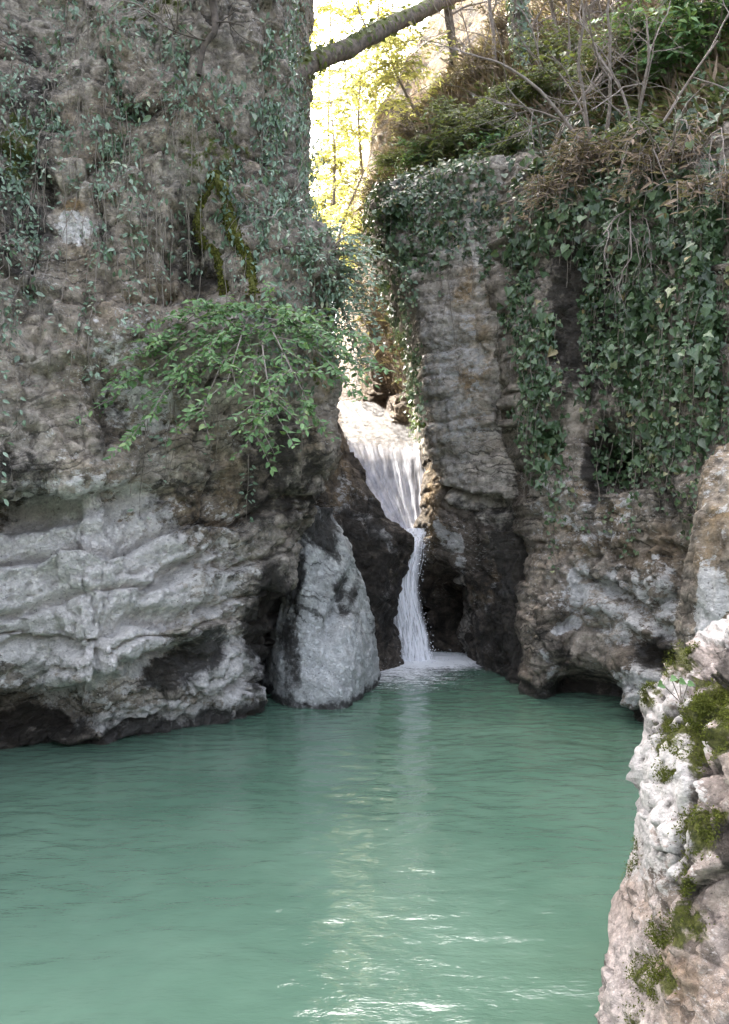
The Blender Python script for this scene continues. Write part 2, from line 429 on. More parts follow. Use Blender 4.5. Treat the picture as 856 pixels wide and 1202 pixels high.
PB = [
 (-1.0, [(318, 11.2), (345, 10.6), (398, 10.5), (446, 11.9), (430, 13.2), (310, 13)]),
 (0.0, [(322, 11.1), (345, 10.55), (400, 10.55), (443, 12.0), (428, 13.2), (310, 13)]),
 (0.6, [(328, 11.1), (349, 10.6), (402, 10.65), (441, 11.9), (425, 13.2), (315, 13)]),
 (1.1, [(336, 11.2), (354, 10.75), (400, 10.9), (434, 11.9), (420, 13.1), (320, 13)]),
 (1.6, [(342, 11.3), (359, 10.9), (393, 11.15), (420, 11.9), (412, 13.1), (330, 13)]),
 (2.0, [(346, 11.4), (362, 11.1), (387, 11.4), (408, 11.9), (402, 13), (340, 13)]),
 (2.4, [(350, 11.6), (365, 11.35), (380, 11.6), (392, 12), (390, 12.9), (350, 13)]),
 (2.65, [(352, 11.9), (366, 11.65), (378, 11.8), (386, 12.1), (384, 12.8), (358, 13)]),
]
def d_pale(p, n):
    d = .02 * strata(p, (.55, .15, .8), .16, 7, .22, .9) + .12 * fbm(p * .9, 4, 31) + .07 * fbm(p * np.array([4.5, 4.5, .9]), 4, 34, .5, True)
    g, e2 = facet(warp3(p * np.array([2.6, 2.6, 3.4]), 2, .2, 500), 18)
    return d + .022 * g - .012 * (1 - sstep(0, .12, e2)) + .015 * fbm(p * 6, 4, 32, .55, True) + .010 * fbm(p * 16, 3, 33)
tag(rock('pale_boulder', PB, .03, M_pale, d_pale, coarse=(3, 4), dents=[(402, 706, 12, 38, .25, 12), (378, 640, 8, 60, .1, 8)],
     marks={'dark': lambda V, px, py: np.maximum(spots_mask(px, py, [(340, 780, 16, 60, .7), (402, 700, 9, 30, .7), (378, 612, 26, 44, .85), (350, 690, 12, 50, .7), (420, 700, 8, 50, .4)]), .75 * sstep(.22, .02, V[:, 2])), 'white': [(400, 780, 50, 60, .6)]}),  # upper dark spot paints the shade of the ridge above it
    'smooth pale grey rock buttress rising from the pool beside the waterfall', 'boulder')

RD = [
 (-1.0, [(370, 12.6), (430, 12.6), (468, 13.1), (470, 14.6), (410, 15.6), (365, 14.5)]),
 (0.0, [(370, 12.55), (430, 12.6), (463, 13.15), (466, 14.4), (410, 15.6), (365, 14.5)]),
 (1.0, [(368, 12.5), (430, 12.6), (464, 13.2), (466, 14.3), (408, 15.6), (362, 14.5)]),
 (1.75, [(364, 12.4), (424, 12.55), (472, 13.2), (474, 13.9), (405, 15.6), (362, 14.5)]),
 (2.15, [(362, 12.4), (414, 12.55), (477, 13.2), (476, 13.7), (402, 15.6), (362, 14.5)]),
 (2.45, [(362, 12.4), (404, 12.6), (452, 13.25), (452, 13.7), (400, 15.6), (362, 14.5)]),
 (2.95, [(364, 12.45), (396, 12.7), (424, 13.35), (425, 14.0), (398, 15.6), (362, 14.5)]),
 (3.5, [(368, 12.55), (388, 12.9), (406, 13.6), (407, 14.4), (394, 15.8), (364, 14.5)]),
 (4.0, [(371, 12.8), (381, 13.1), (392, 13.8), (394, 14.8), (386, 15.8), (368, 14.5)]),
 (4.4, [(374, 13.2), (378, 13.4), (382, 14), (384, 14.8), (380, 15.6), (372, 14.5)]),
]
def d_wet(p, n):
    f, e = facet(warp3(p * np.array([1.8, 1.8, 1.4]), 2, .2, 510), 19)
    return .07 * f - .03 * (1 - sstep(0, .12, e)) + .05 * strata(p, (.35, .1, .9), .28, 9, .35, .7) + .15 * fbm(p * .9, 4, 41) + .08 * fbm(p * 3, 4, 42, .55, True) + .02 * fbm(p * 10, 3, 43)
tag(rock('wet_boulder', RD, .033, M_wet, d_wet, coarse=(3, 4, 5),
     marks={'dark': [(430, 680, 60, 110, .7)], 'tan': [(395, 560, 30, 50, .8)], 'white': [(415, 600, 30, 35, .5), (445, 625, 34, 10, .8, 38), (405, 570, 14, 30, .6), (455, 700, 8, 40, .4)]}),  # white spots along the ridge paint its wet highlights
    'dark wet rock ridge sloping down along the left side of the falling water', 'boulder')

RB = [
 (-1.0, [(498, 14.8), (535, 14.7), (556, 13.7), (575, 12.9), (618, 12.5), (630, 14), (560, 16)]),
 (0.0, [(498, 14.8), (538, 14.6), (556, 13.6), (574, 12.9), (612, 12.5), (625, 14), (560, 16)]),
 (0.9, [(496, 14.8), (536, 14.6), (550, 13.6), (566, 13.0), (604, 12.7), (620, 14), (560, 16)]),
 (1.4, [(492, 14.7), (528, 14.3), (544, 13.55), (560, 13.1), (598, 12.8), (615, 14), (555, 16)]),
 (1.8, [(488, 14.3), (508, 13.8), (532, 13.4), (553, 13.15), (590, 12.95), (608, 14), (550, 16)]),
 (2.2, [(493, 14.3), (505, 13.65), (524, 13.35), (544, 13.2), (580, 13.1), (600, 14), (548, 16)]),
 (2.65, [(502, 14.3), (508, 13.8), (518, 13.5), (534, 13.4), (562, 13.4), (590, 14.2), (545, 16)]),
 (3.15, [(502, 14.7), (506, 14.2), (513, 13.9), (525, 13.8), (545, 13.9), (560, 14.5), (535, 16)]),
 (3.7, [(500, 15.2), (504, 14.9), (509, 14.6), (517, 14.5), (528, 14.6), (540, 15), (525, 16)]),
 (4.1, [(501, 15.5), (504, 15.3), (507, 15.1), (512, 15), (518, 15.1), (525, 15.4), (515, 15.9)]),
]
tag(rock('hollow_boulder', RB, .033, M_wet, d_wet, coarse=(4, 5, 6), dents=[(522, 712, 22, 40, .5)],
     marks={'dark': [(520, 725, 40, 40, .5), (590, 740, 60, 90, .6)], 'tan': [(507, 575, 18, 40, 1), (575, 690, 20, 30, .7, 30), (515, 620, 10, 30, 1, 20)], 'white': [(528, 632, 12, 28, .9, -25), (573, 700, 10, 25, .6, 30), (540, 655, 8, 20, .7)]}),  # dark spot paints shade in the cavity; tan and white lighten the fin
    'dark hollowed rock with a curved fin and shadowed cavity right of the waterfall', 'boulder')

MC = [
 (-1.2, [(545, 16.5), (556, 13.7), (585, 12.7), (622, 11.95), (690, 12.3), (700, 16), (620, 18)]),
 (0.0, [(545, 16.5), (556, 13.6), (585, 12.65), (620, 11.9), (690, 12.3), (700, 16), (620, 18)]),
 (1.0, [(540, 16.5), (552, 13.6), (582, 12.8), (622, 12.2), (690, 12.5), (700, 16), (620, 18)]),
 (2.0, [(528, 16.5), (535, 13.9), (570, 13.1), (628, 12.5), (690, 12.7), (700, 16), (620, 18)]),
 (2.6, [(518, 16.5), (524, 14.0), (560, 13.25), (632, 12.7), (690, 12.9), (700, 16), (620, 18)]),
 (2.9, [(514, 16.5), (518, 13.8), (552, 13.1), (618, 12.6), (690, 13), (700, 16), (620, 18)]),
 (3.5, [(504, 17), (506, 13.9), (545, 13.2), (606, 12.8), (690, 13.1), (700, 16), (620, 18)]),
 (4.0, [(496, 17), (498, 14), (540, 13.25), (598, 13), (690, 13.2), (700, 16), (620, 18)]),
 (5.0, [(493, 17), (495, 14), (538, 13.3), (591, 13), (690, 13.3), (700, 16), (620, 18)]),
 (6.0, [(485, 17), (487, 14), (530, 13.4), (589, 13.1), (690, 13.4), (700, 16), (620, 18)]),
 (7.0, [(463, 17), (465, 14.2), (515, 13.6), (589, 13.2), (690, 13.5), (700, 16), (620, 18)]),
 (8.0, [(440, 17.5), (443, 14.6), (505, 13.9), (588, 13.5), (690, 13.7), (700, 16), (620, 18)]),
 (8.8, [(442, 17.5), (446, 15.2), (510, 14.4), (588, 13.8), (690, 14), (700, 16.5), (620, 18)]),
 (9.3, [(455, 17.5), (462, 16), (515, 15.4), (590, 14.8), (690, 14.8), (700, 16.5), (620, 18)]),
]
def d_mid(p, n):
    px, py = proj(p)
    up = sstep(640, 560, py); q = warp3(p, 1.2, .12, 465)
    d = .075 * strata(q, (.05, .1, 1), .62, 13, .2, .4, .6) * (.5 + .5 * up) + .04 * strata(q, (.05, .1, 1), .2, 15, .1, .8, .7)
    d += .12 * fbm(p * .6, 4, 51) + .03 * fbm(p * 2.4, 5, 52, .55, True) + .014 * fbm(p * 11, 3, 53)
    d += (1 - up) * .12 * fbm(p * 1.3, 4, 54)
    f, e = facet(warp3(p * np.array([1.2, 1.2, 1.6]), 2, .2, 460), 14); g, e2 = facet(warp3(p * np.array([3.2, 3.2, 5]), 2, .2, 470), 15)
    d += (.10 * f - .04 * (1 - sstep(0, .1, e))) * (1 - .35 * up) + .03 * g - .02 * (1 - sstep(0, .12, e2)) + .012 * fbm(p * 20, 2, 55)
    return d
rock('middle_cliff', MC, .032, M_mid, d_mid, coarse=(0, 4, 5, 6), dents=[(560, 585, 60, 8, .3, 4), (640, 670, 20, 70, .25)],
     marks={'dark': lambda V, px, py: np.maximum(spots_mask(px, py, [(610, 710, 70, 130, 1), (560, 620, 60, 40, .55), (600, 420, 12, 120, .6), (640, 620, 25, 60, .8)]), .7 * sstep(.4, .05, V[:, 2])),  # wet base; the tall narrow strip paints shadow in the groove
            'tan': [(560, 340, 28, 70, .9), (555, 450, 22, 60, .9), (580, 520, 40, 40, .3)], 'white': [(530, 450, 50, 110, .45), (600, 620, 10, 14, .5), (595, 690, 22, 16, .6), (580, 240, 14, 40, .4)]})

RC = [
 (-1.2, [(645, 13.5), (626, 11.2), (690, 10.75), (750, 9.95), (845, 9.3), (1050, 8), (1150, 12)]),
 (0.0, [(645, 13.5), (624, 11.05), (690, 10.6), (750, 9.8), (840, 9.2), (1050, 8), (1150, 12)]),
 (0.5, [(645, 13.5), (626, 11.05), (690, 10.6), (752, 9.75), (838, 9.1), (1050, 8), (1150, 12)]),
 (1.2, [(645, 13.5), (632, 11.2), (692, 10.7), (754, 9.85), (836, 9.1), (1050, 8), (1150, 12)]),
 (2.0, [(642, 13.5), (638, 11.4), (692, 10.75), (752, 10.0), (832, 9.1), (1050, 8), (1150, 12)]),
 (3.0, [(635, 13.5), (632, 11.7), (688, 11.0), (750, 10.3), (834, 9.2), (1050, 8), (1150, 12)]),
 (4.0, [(620, 13.5), (618, 12.0), (684, 11.2), (750, 10.5), (842, 9.3), (1050, 8), (1150, 12)]),
 (5.5, [(606, 13.8), (604, 12.4), (674, 11.5), (750, 10.7), (848, 9.5), (1050, 8.2), (1150, 12)]),
 (7.0, [(602, 14), (600, 12.7), (664, 11.8), (750, 10.85), (852, 9.8), (1050, 8.5), (1150, 12)]),
 (8.0, [(602, 14.5), (602, 13.0), (662, 12.2), (750, 11.1), (852, 10.0), (1050, 9), (1150, 12.5)]),
 (8.8, [(604, 15), (606, 13.7), (664, 12.8), (750, 11.6), (852, 10.4), (1050, 9.3), (1150, 12.5)]),
 (9.4, [(606, 15.5), (610, 14.6), (664, 13.8), (750, 12.7), (852, 11.4), (1050, 10.3), (1150, 12.8)]),
]
def d_right(p, n):
    px, py = proj(p)
    low = sstep(600, 680, py)
    d = .06 * strata(p, (.12, .1, 1), .5, 23, .3, .5) + .03 * strata(p, (.12, .1, 1), .15, 25, .15, .9)
    d += .20 * fbm(p * .75, 4, 61) + .10 * fbm(p * 2.2, 5, 62, .55, True) + .03 * fbm(p * 7, 4, 63, .6, True) * (.4 + low)
    f, e = facet(warp3(p * np.array([1.5, 1.5, 1.1]), 2, .2, 480), 16); g, e2 = facet(warp3(p * 4.2, 2, .2, 490), 17)
    d += .12 * f - .05 * (1 - sstep(0, .1, e)) + .04 * g - .02 * (1 - sstep(0, .12, e2)) + .014 * fbm(p * 20, 2, 64)
    return d
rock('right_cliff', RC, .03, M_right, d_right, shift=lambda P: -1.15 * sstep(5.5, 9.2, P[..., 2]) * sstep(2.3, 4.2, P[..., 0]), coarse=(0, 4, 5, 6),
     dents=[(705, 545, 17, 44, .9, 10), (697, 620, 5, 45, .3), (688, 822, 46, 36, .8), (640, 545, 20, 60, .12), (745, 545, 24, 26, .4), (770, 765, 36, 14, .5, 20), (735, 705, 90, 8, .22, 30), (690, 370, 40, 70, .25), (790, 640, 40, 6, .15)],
     marks={'dark': lambda V, px, py: np.maximum(spots_mask(px, py, [(705, 540, 24, 50, 1), (690, 820, 60, 36, .6), (745, 545, 30, 34, .7), (770, 765, 44, 24, .9), (690, 370, 60, 110, .9), (720, 680, 30, 40, .4), (650, 760, 24, 50, .5), (800, 560, 40, 60, .5)]), .8 * sstep(.4, .05, V[:, 2])),  # spots over the dents paint shade into crevice and alcove; base is wet
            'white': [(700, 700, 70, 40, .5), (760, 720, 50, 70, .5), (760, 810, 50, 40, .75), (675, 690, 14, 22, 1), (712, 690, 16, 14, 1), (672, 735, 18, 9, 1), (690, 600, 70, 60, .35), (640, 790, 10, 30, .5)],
            'tan': [(690, 610, 50, 36, .9), (650, 640, 25, 30, .6), (770, 640, 50, 30, .5)]})

NP = [
 (-1.0, [(800, 8.3), (826, 7.35), (1000, 6.6), (1150, 6.6), (1150, 8.5), (900, 9.2)]),
 (0.0, [(800, 8.3), (822, 7.3), (1000, 6.6), (1150, 6.6), (1150, 8.5), (900, 9.2)]),
 (1.2, [(806, 8.2), (818, 7.3), (1000, 6.6), (1150, 6.6), (1150, 8.5), (900, 9.2)]),
 (2.0, [(816, 8.2), (824, 7.35), (1000, 6.6), (1150, 6.6), (1150, 8.5), (900, 9.2)]),
 (2.5, [(824, 8.2), (832, 7.4), (1000, 6.6), (1150, 6.6), (1150, 8.5), (900, 9.2)]),
 (2.95, [(838, 8.3), (842, 7.6), (1000, 6.8), (1150, 6.8), (1150, 8.5), (900, 9.2)]),
 (3.25, [(856, 8.4), (866, 8.0), (1000, 7.3), (1150, 7.3), (1150, 8.5), (900, 9.2)]),
]
tag(rock('leaning_pillar', NP, .03, M_right, d_pale, coarse=(2, 3, 4, 5), marks={'white': [(835, 720, 20, 60, .9), (845, 560, 20, 60, .35)], 'tan': [(845, 620, 30, 120, .9)]}),
    'tan rock pillar standing upright behind the mossy pink boulder', 'rock')

FR = [
 (-.8, [(704, 4.2), (758, 3.0), (960, 2.5), (1250, 2.6), (1250, 4.6), (760, 5.0)]),
 (0.0, [(714, 4.1), (766, 3.05), (960, 2.6), (1250, 2.6), (1250, 4.6), (770, 4.9)]),
 (.32, [(730, 4.05), (776, 3.1), (960, 2.65), (1250, 2.7), (1250, 4.6), (778, 4.85)]),
 (.65, [(752, 4.0), (790, 3.15), (960, 2.7), (1250, 2.75), (1250, 4.6), (784, 4.8)]),
 (.95, [(762, 3.95), (798, 3.2), (960, 2.75), (1250, 2.8), (1250, 4.6), (792, 4.75)]),
 (1.25, [(762, 3.9), (802, 3.2), (960, 2.75), (1250, 2.8), (1250, 4.6), (792, 4.7)]),
 (1.5, [(778, 3.9), (815, 3.25), (960, 2.8), (1250, 2.85), (1250, 4.6), (796, 4.65)]),
 (1.75, [(806, 3.85), (840, 3.35), (960, 2.9), (1250, 2.95), (1250, 4.6), (836, 4.55)]),
 (1.95, [(842, 3.85), (872, 3.45), (970, 3.05), (1250, 3.1), (1250, 4.5), (866, 4.45)]),
 (2.12, [(884, 3.85), (908, 3.55), (980, 3.2), (1240, 3.25), (1240, 4.4), (905, 4.3)]),
 (2.27, [(930, 3.85), (950, 3.7), (1040, 3.4), (1220, 3.45), (1220, 4.3), (945, 4.15)]),
 (2.36, [(985, 3.9), (1005, 3.8), (1080, 3.6), (1204, 3.65), (1198, 4.1), (1000, 4.0)]),
]
FORE = {}
def d_fore(p, n):
    q = warp3(p * np.array([1, 1, .62]), 3, .10, 440)
    up = sstep(.85, 1.2, p[:, 2] + .25 * fbm(p * 2, 3, 450))
    f, e = facet(q * 4.0, 31); g, e2 = facet(q * 9.5, 32); h, e3 = facet(q * 20, 33)
    k = .2 + .8 * up
    d = (.075 * f - .06 * (1 - sstep(0, .16, e))) * k + (.04 * g - .03 * (1 - sstep(0, .16, e2))) * k + .014 * h - .006 * (1 - sstep(0, .2, e3))
    d += .12 * fbm(p * 1.6, 4, 75) + .022 * fbm(p * 7, 4, 76, .55, True) + .008 * fbm(p * 26, 3, 77)
    pf, pe, pid = voro(q * 11, 41); pit = (pid > .8) * (1 - sstep(.12, .42, pf)) * k; qf, qe, qid = voro(q * 5.5, 42); pit2 = (qid > .86) * (1 - sstep(.15, .45, qf)) * k
    d -= .035 * pit + .07 * pit2
    d += (1 - up) * .03 * fbm(p * np.array([5, 5, 1.4]), 4, 78, .55, True)
    FORE['pit'] = np.concatenate([np.maximum(pit, pit2), [0, 0]])
    FORE['crack'] = np.concatenate([(1 - sstep(0, .2, e)) * up + .5 * (1 - sstep(0, .16, e2)) * up, [0, 0]])
    return d
def F_moss(V, px, py):
    s = spots_mask(px, py, [(800, 770, 30, 26, .8), (835, 850, 34, 60, .95, 15), (790, 880, 24, 40, .7), (822, 975, 30, 34, .9), (800, 1090, 40, 26, .95), (770, 1150, 30, 40, .9), (740, 1190, 12, 20, .9), (805, 1030, 9, 60, .8), (760, 820, 14, 30, .8, 30), (780, 910, 20, 16, .8), (845, 960, 14, 18, .8), (745, 1010, 10, 30, .7)])
    return np.clip(s * (.6 + .6 * FORE['crack']), 0, 1.3)
tag(rock('mossy_boulder', FR, .0125, M_fore, d_fore, coarse=(2, 3, 4, 5),
     marks={'dark': lambda V, px, py: np.clip(np.maximum(spots_mask(px, py, [(846, 990, 16, 26, 1.2), (835, 810, 12, 10, .9), (820, 780, 10, 12, .9), (850, 1010, 12, 16, 1)]), .55 * FORE['crack'] + .8 * FORE['pit']), 0, 1.2),
            'white': [(770, 900, 60, 140, .8), (840, 720, 30, 40, .85)], 'tan': [(820, 1130, 60, 90, 1), (770, 1050, 40, 60, .6), (800, 830, 20, 20, .5)], 'moss': F_moss}),
    'knobbly pinkish white boulder with green moss at the pool edge, closest to the viewer', 'boulder')

HS = [
 (3.6, [(500, 24), (500, 19.5), (520, 18), (620, 15.6), (760, 12.9), (900, 11.2), (1300, 11), (1300, 26)]),
 (5.2, [(490, 24), (484, 19), (510, 17.6), (620, 15.4), (760, 12.7), (900, 11.0), (1300, 11), (1300, 26)]),
 (6.4, [(484, 24), (468, 18.3), (505, 17), (620, 15.2), (760, 12.2), (900, 10.7), (1300, 11), (1300, 26)]),
 (7.4, [(478, 24), (462, 17.8), (505, 16.5), (620, 14.7), (760, 11.6), (900, 10.3), (1300, 10.5), (1300, 26)]),
 (8.4, [(478, 24), (464, 17.6), (505, 16.2), (620, 14.5), (760, 12.0), (900, 10.8), (1300, 10.5), (1300, 26)]),
 (9.4, [(482, 24), (470, 17.3), (515, 16.3), (620, 14.9), (760, 12.8), (900, 11.6), (1300, 11), (1300, 26)]),
 (10.4, [(490, 24), (482, 17.5), (525, 16.7), (630, 15.5), (760, 13.7), (900, 12.3), (1300, 11.5), (1300, 27)]),
 (12, [(520, 24), (508, 18.6), (555, 17.9), (640, 16.7), (770, 15.2), (900, 13.8), (1300, 13), (1300, 28)]),
 (14, [(550, 26), (546, 20.5), (590, 19.6), (660, 18.5), (780, 17), (900, 15.6), (1300, 15), (1300, 30)]),
 (17, [(600, 28), (600, 23), (640, 22.2), (700, 21.2), (800, 20), (900, 18.6), (1300, 18), (1300, 32)]),
 (22, [(660, 32), (670, 28), (690, 27.5), (745, 27), (830, 26), (920, 25), (1300, 24), (1300, 36)]),
]
def d_hill(p, n):
    return .35 * fbm(p * .5, 4, 81) + .12 * fbm(p * 2, 4, 82)
tag(rock('hillside', HS, .09, M_soil, d_hill, coarse=(5, 6, 7), marks={'moss': [(560, 170, 60, 40, .7), (640, 120, 50, 60, .5)], 'tan': [(480, 190, 60, 90, .8)]}), kind='structure')
for k in ('left_cliff', 'middle_cliff', 'right_cliff'): ROCKS[k].obj['kind'] = 'structure'

# ------------------------------------------------------------------ gorge floor behind the fall, as one terrain sheet out to the horizon
def lerp(y, ys, vs): return np.interp(y, ys, vs)
def terrain_z(X, Y):
    xs = lerp(Y, [13.6, 14, 15.5, 17, 19, 21, 24, 30, 45], [.95, .9, .33, .15, -.1, -.5, -1.1, -2., -3.])
    hw = lerp(Y, [13.6, 14, 15.5, 17, 19, 22, 30], [.12, .15, .82, .75, .62, .6, 1.])
    zb = lerp(Y, [13.2, 13.7, 13.9, 14.6, 15.5, 17, 19, 22, 26, 32, 45, 80], [-1.6, -1.6, 1.80, 2.55, 3.66, 4.3, 5.0, 5.9, 6.8, 8, 11, 16])
    d = np.maximum(np.abs(X - xs) - hw, 0); right = X > xs
    rise = np.where(right, 1.5 * d ** 1.1, np.minimum(1.3 * d ** 1.1, 5.5))
    back = np.where(right & (Y > 19.5), (Y - 19.5).clip(0, 6) * 1.25 * sstep(.1, .9, d), 0)
    z = zb + np.minimum(rise, 12) + back
    z = np.where((X > 1.02) & (Y < 16.2), -1.6, z)
    # away from the gorge: pool bed in front, banks and hills around
    pool = Y < 13.7
    rr = np.hypot(X, np.minimum(Y - 6, 0))
    zp = -1.6 + 3.5 * sstep(9, 16, rr) + 14 * sstep(18, 60, rr)
    z = np.where(pool, zp, z)
    far = sstep(40, 120, np.hypot(X, Y))
    return z * (1 - far) + (18 + 6 * np.sin(X * .02) * np.cos(Y * .017)) * far
def terrain():
    xa = np.unique(np.concatenate([np.arange(-3.5, 5.5, .05), np.geomspace(3.5, 400, 40) * -1, np.geomspace(5.5, 400, 40)]))
    ya = np.unique(np.concatenate([np.arange(13.5, 27, .05), np.arange(-14, 13.5, .7), -np.geomspace(14, 400, 24), np.geomspace(27, 500, 40)]))
    X, Y = np.meshgrid(xa, ya); P = np.stack([X, Y, terrain_z(X, Y)], 2).reshape(-1, 3)
    near = (P[:, 1] > 13.8) & (P[:, 1] < 60)
    q = P * np.array([1, 1, 1.])
    d = np.zeros(len(P)); s = near
    stair = strata(q[s], (.12, -.1, 1), .42, 33, .25, .5)
    d[s] = .24 * stair + .22 * fbm(q[s] * .9, 4, 91) + .06 * fbm(q[s] * 4, 3, 92)
    xs = lerp(P[:, 1], [13.6, 14, 15.5, 17, 19, 21, 24, 30, 45], [.95, .9, .33, .15, -.1, -.5, -1.1, -2., -3.])
    ch = np.exp(-((P[:, 0] - xs) / .9) ** 2)
    P[:, 2] += d * (1 - .75 * ch * (P[:, 1] < 17))
    px, py = proj(np.maximum(P, [-1e9, .5, -1e9]))
    litter = sstep(.9, 1.8, P[:, 0] - xs) * sstep(5.6, 6.6, P[:, 2]) + sstep(30, 45, np.hypot(P[:, 0], P[:, 1]))
    return make_mesh('ground', P, [grid_faces(len(ya), len(xa), False)], M_bed, None, True, {'tan': np.clip(litter, 0, 1) * 1.2, 'dark': np.maximum(.25 * np.clip(litter, 0, 1), .9 * np.maximum(sstep(15.2, 14.4, P[:, 1]), sstep(3.4, 2.6, P[:, 2]))), 'moss': .3 * np.clip(litter, 0, 1)})
tag(terrain(), kind='structure')

def d_ledge(p, n):
    q = warp3(p, 1.2, .12, 520)
    return .16 * strata(q, (.25, -.1, .95), .22, 35, .12, .7, .8) + .12 * fbm(p * 1.3, 4, 521) + .05 * facet(p * 4, 522)[0] + .02 * fbm(p * 8, 3, 523)
M_ledge = rock_mat('tan ledge', (.11, .082, .058), (.20, .16, .12), pale=(.30, .27, .235), bed=(.25, -.1, .95), base_white=.05, streak=.2)
for xa, xb, ya, yb, z0, z1, lab in ((448, 505, 17.2, 19.6, 3.9, 5.25, 'layered tan rock ledge lying right beside the stream above the waterfall'), (424, 482, 19.8, 21.6, 4.8, 6.15, 'second tan rock ledge stepped further up behind the first one by the stream')):
    zs = np.linspace(z0, z1, 6); lv = []
    for k, z in enumerate(zs):
        e = 1 if k < 4 else (.8, .45)[k - 4]; cx, cy = (xa + xb) / 2, (ya + yb) / 2; w, h = (xb - xa) / 2 * e, (yb - ya) / 2 * e
        lv.append((float(z), [(cx - w, cy - .1 * h), (cx - .5 * w, cy - h), (cx + .6 * w, cy - .9 * h), (cx + w, cy), (cx + .5 * w, cy + h), (cx - .6 * w, cy + .8 * h)]))
    tag(rock('rock_ledge', lv, .04, M_ledge, d_ledge), lab, 'rock')

# ------------------------------------------------------------------ water
def water_mat():
    m, nt, out = newmat('pool water'); b = NB(nt)
    pos = b.pos()
    col = b.mix(b.mapr(b.noise(.3, 5, .6), .36, .64), (.064, .126, .088), (.114, .192, .138))
    h = b.math('ADD', b.noise(1., 4, .55, b.pos((5, 15, 1))), b.math('MULTIPLY', b.noise(1., 3, .5, b.pos((18, 40, 1))), .35))
    bp = b.n('ShaderNodeBump', i_Strength=.42, i_Distance=.02, i_Height=h)
    pr = b.n('ShaderNodeBsdfPrincipled', i_Base_Color=col, i_Roughness=.02, i_IOR=1.7)
    b.set(pr.inputs['Normal'], bp.outputs[0])
    nt.links.new(pr.outputs[0], out.inputs[0]); return m
BASE = pt(490, 775, 13.6)
def water():
    xa = np.unique(np.concatenate([np.arange(-7, 5, .04), np.linspace(-14, -7, 10), np.linspace(5, 14, 12)]))
    ya = np.unique(np.concatenate([np.arange(3.8, 15.2, .03), np.linspace(-14, 3.8, 24)]))
    X, Y = np.meshgrid(xa, ya); q = np.stack([X.ravel(), Y.ravel(), X.ravel() * 0], 1)
    r = np.hypot(q[:, 0] - BASE[0], q[:, 1] - BASE[1])
    k = 1 + 2.2 * np.exp(-r / 1.6)
    q2 = q + .25 * np.stack([fbm(q * .9, 2, 108), fbm(q * .9, 2, 109), 0 * r], 1)
    h = .012 * fbm(q2 * np.array([.7, 1.5, 1]), 2, 101) + .013 * fbm(q2 * np.array([2.0, 4.2, 1]), 2, 103) + .0095 * fbm(q2 * np.array([4.8, 8.5, 1]), 2, 105)
    h += .004 * np.sin(r * 9 + 3 * fbm(q * .8, 2, 104)) * np.exp(-r / 5)
    q[:, 2] = h * k
    return make_mesh('water', q, [grid_faces(len(ya), len(xa), False)], water_mat())
tag(water(), kind='structure')

for n_, l_ in (('left_cliff', 'tall grey limestone cliff with layered pale ledges on the side of the pool'), ('middle_cliff', 'grey bedded rock face standing right of the waterfall'), ('right_cliff', 'dark rough rock face under hanging ivy'), ('hillside', 'steep brown overgrown slope above the ivy covered cliffs')):
    ROCKS[n_].obj['label'] = l_
# ------------------------------------------------------------------ waterfall
def fall_mat(name, op, col=(.90, .91, .94), sc=(9, 9, 1.2), lo=.38, hi=.62):
    m, nt, out = newmat(name); b = NB(nt)
    n = b.noise(3., 6, .7, b.pos(sc))
    f = b.math('MULTIPLY', b.mapr(n, lo, hi), b.attr('op'))
    f = b.math('MULTIPLY', f, op)
    d = b.n('ShaderNodeBsdfPrincipled', i_Base_Color=col, i_Roughness=.25)
    d.inputs['Subsurface Weight'].default_value = 0
    t = b.n('ShaderNodeBsdfTransparent')
    mx = b.n('ShaderNodeMixShader', i_Fac=f, i_1=t.outputs[0], i_2=d.outputs[0])
    nt.links.new(mx.outputs[0], out.inputs[0]); return m
M_sheet = fall_mat('falling water', .95, sc=(8, 8, .8), lo=.27, hi=.55)
M_chute = fall_mat('sliding water', .72, (.66, .67, .74), (2.4, .9, .9), .1, .66)
M_stream = fall_mat('stream surface', .35, (.6, .6, .62), (3, 2, 2), .3, .65)
def foam_mat():
    m, nt, out = newmat('foam'); b = NB(nt)
    n = b.math('ADD', b.math('MULTIPLY', b.noise(1., 6, .75, b.pos((5, 9, 1))), .6), b.math('MULTIPLY', b.noise(1., 5, .7, b.pos((22, 34, 1))), .4))
    f = b.mapr(b.math('ADD', n, b.math('MULTIPLY', b.math('SUBTRACT', b.attr('op'), .5), .55)), .47, .66)
    f = b.math('MULTIPLY', f, b.mapr(b.attr('op'), 0., .15))
    d = b.n('ShaderNodeBsdfPrincipled', i_Base_Color=(.93, .95, .95), i_Roughness=.5)
    mx = b.n('ShaderNodeMixShader', i_Fac=f, i_1=b.n('ShaderNodeBsdfTransparent').outputs[0], i_2=d.outputs[0])
    nt.links.new(mx.outputs[0], out.inputs[0]); return m
M_foam = foam_mat()
WF = thing('waterfall', 'white stream pouring down a narrow rock chute and falling into the green pool', 'waterfall', tuple(pt(490, 775, 13.6)))

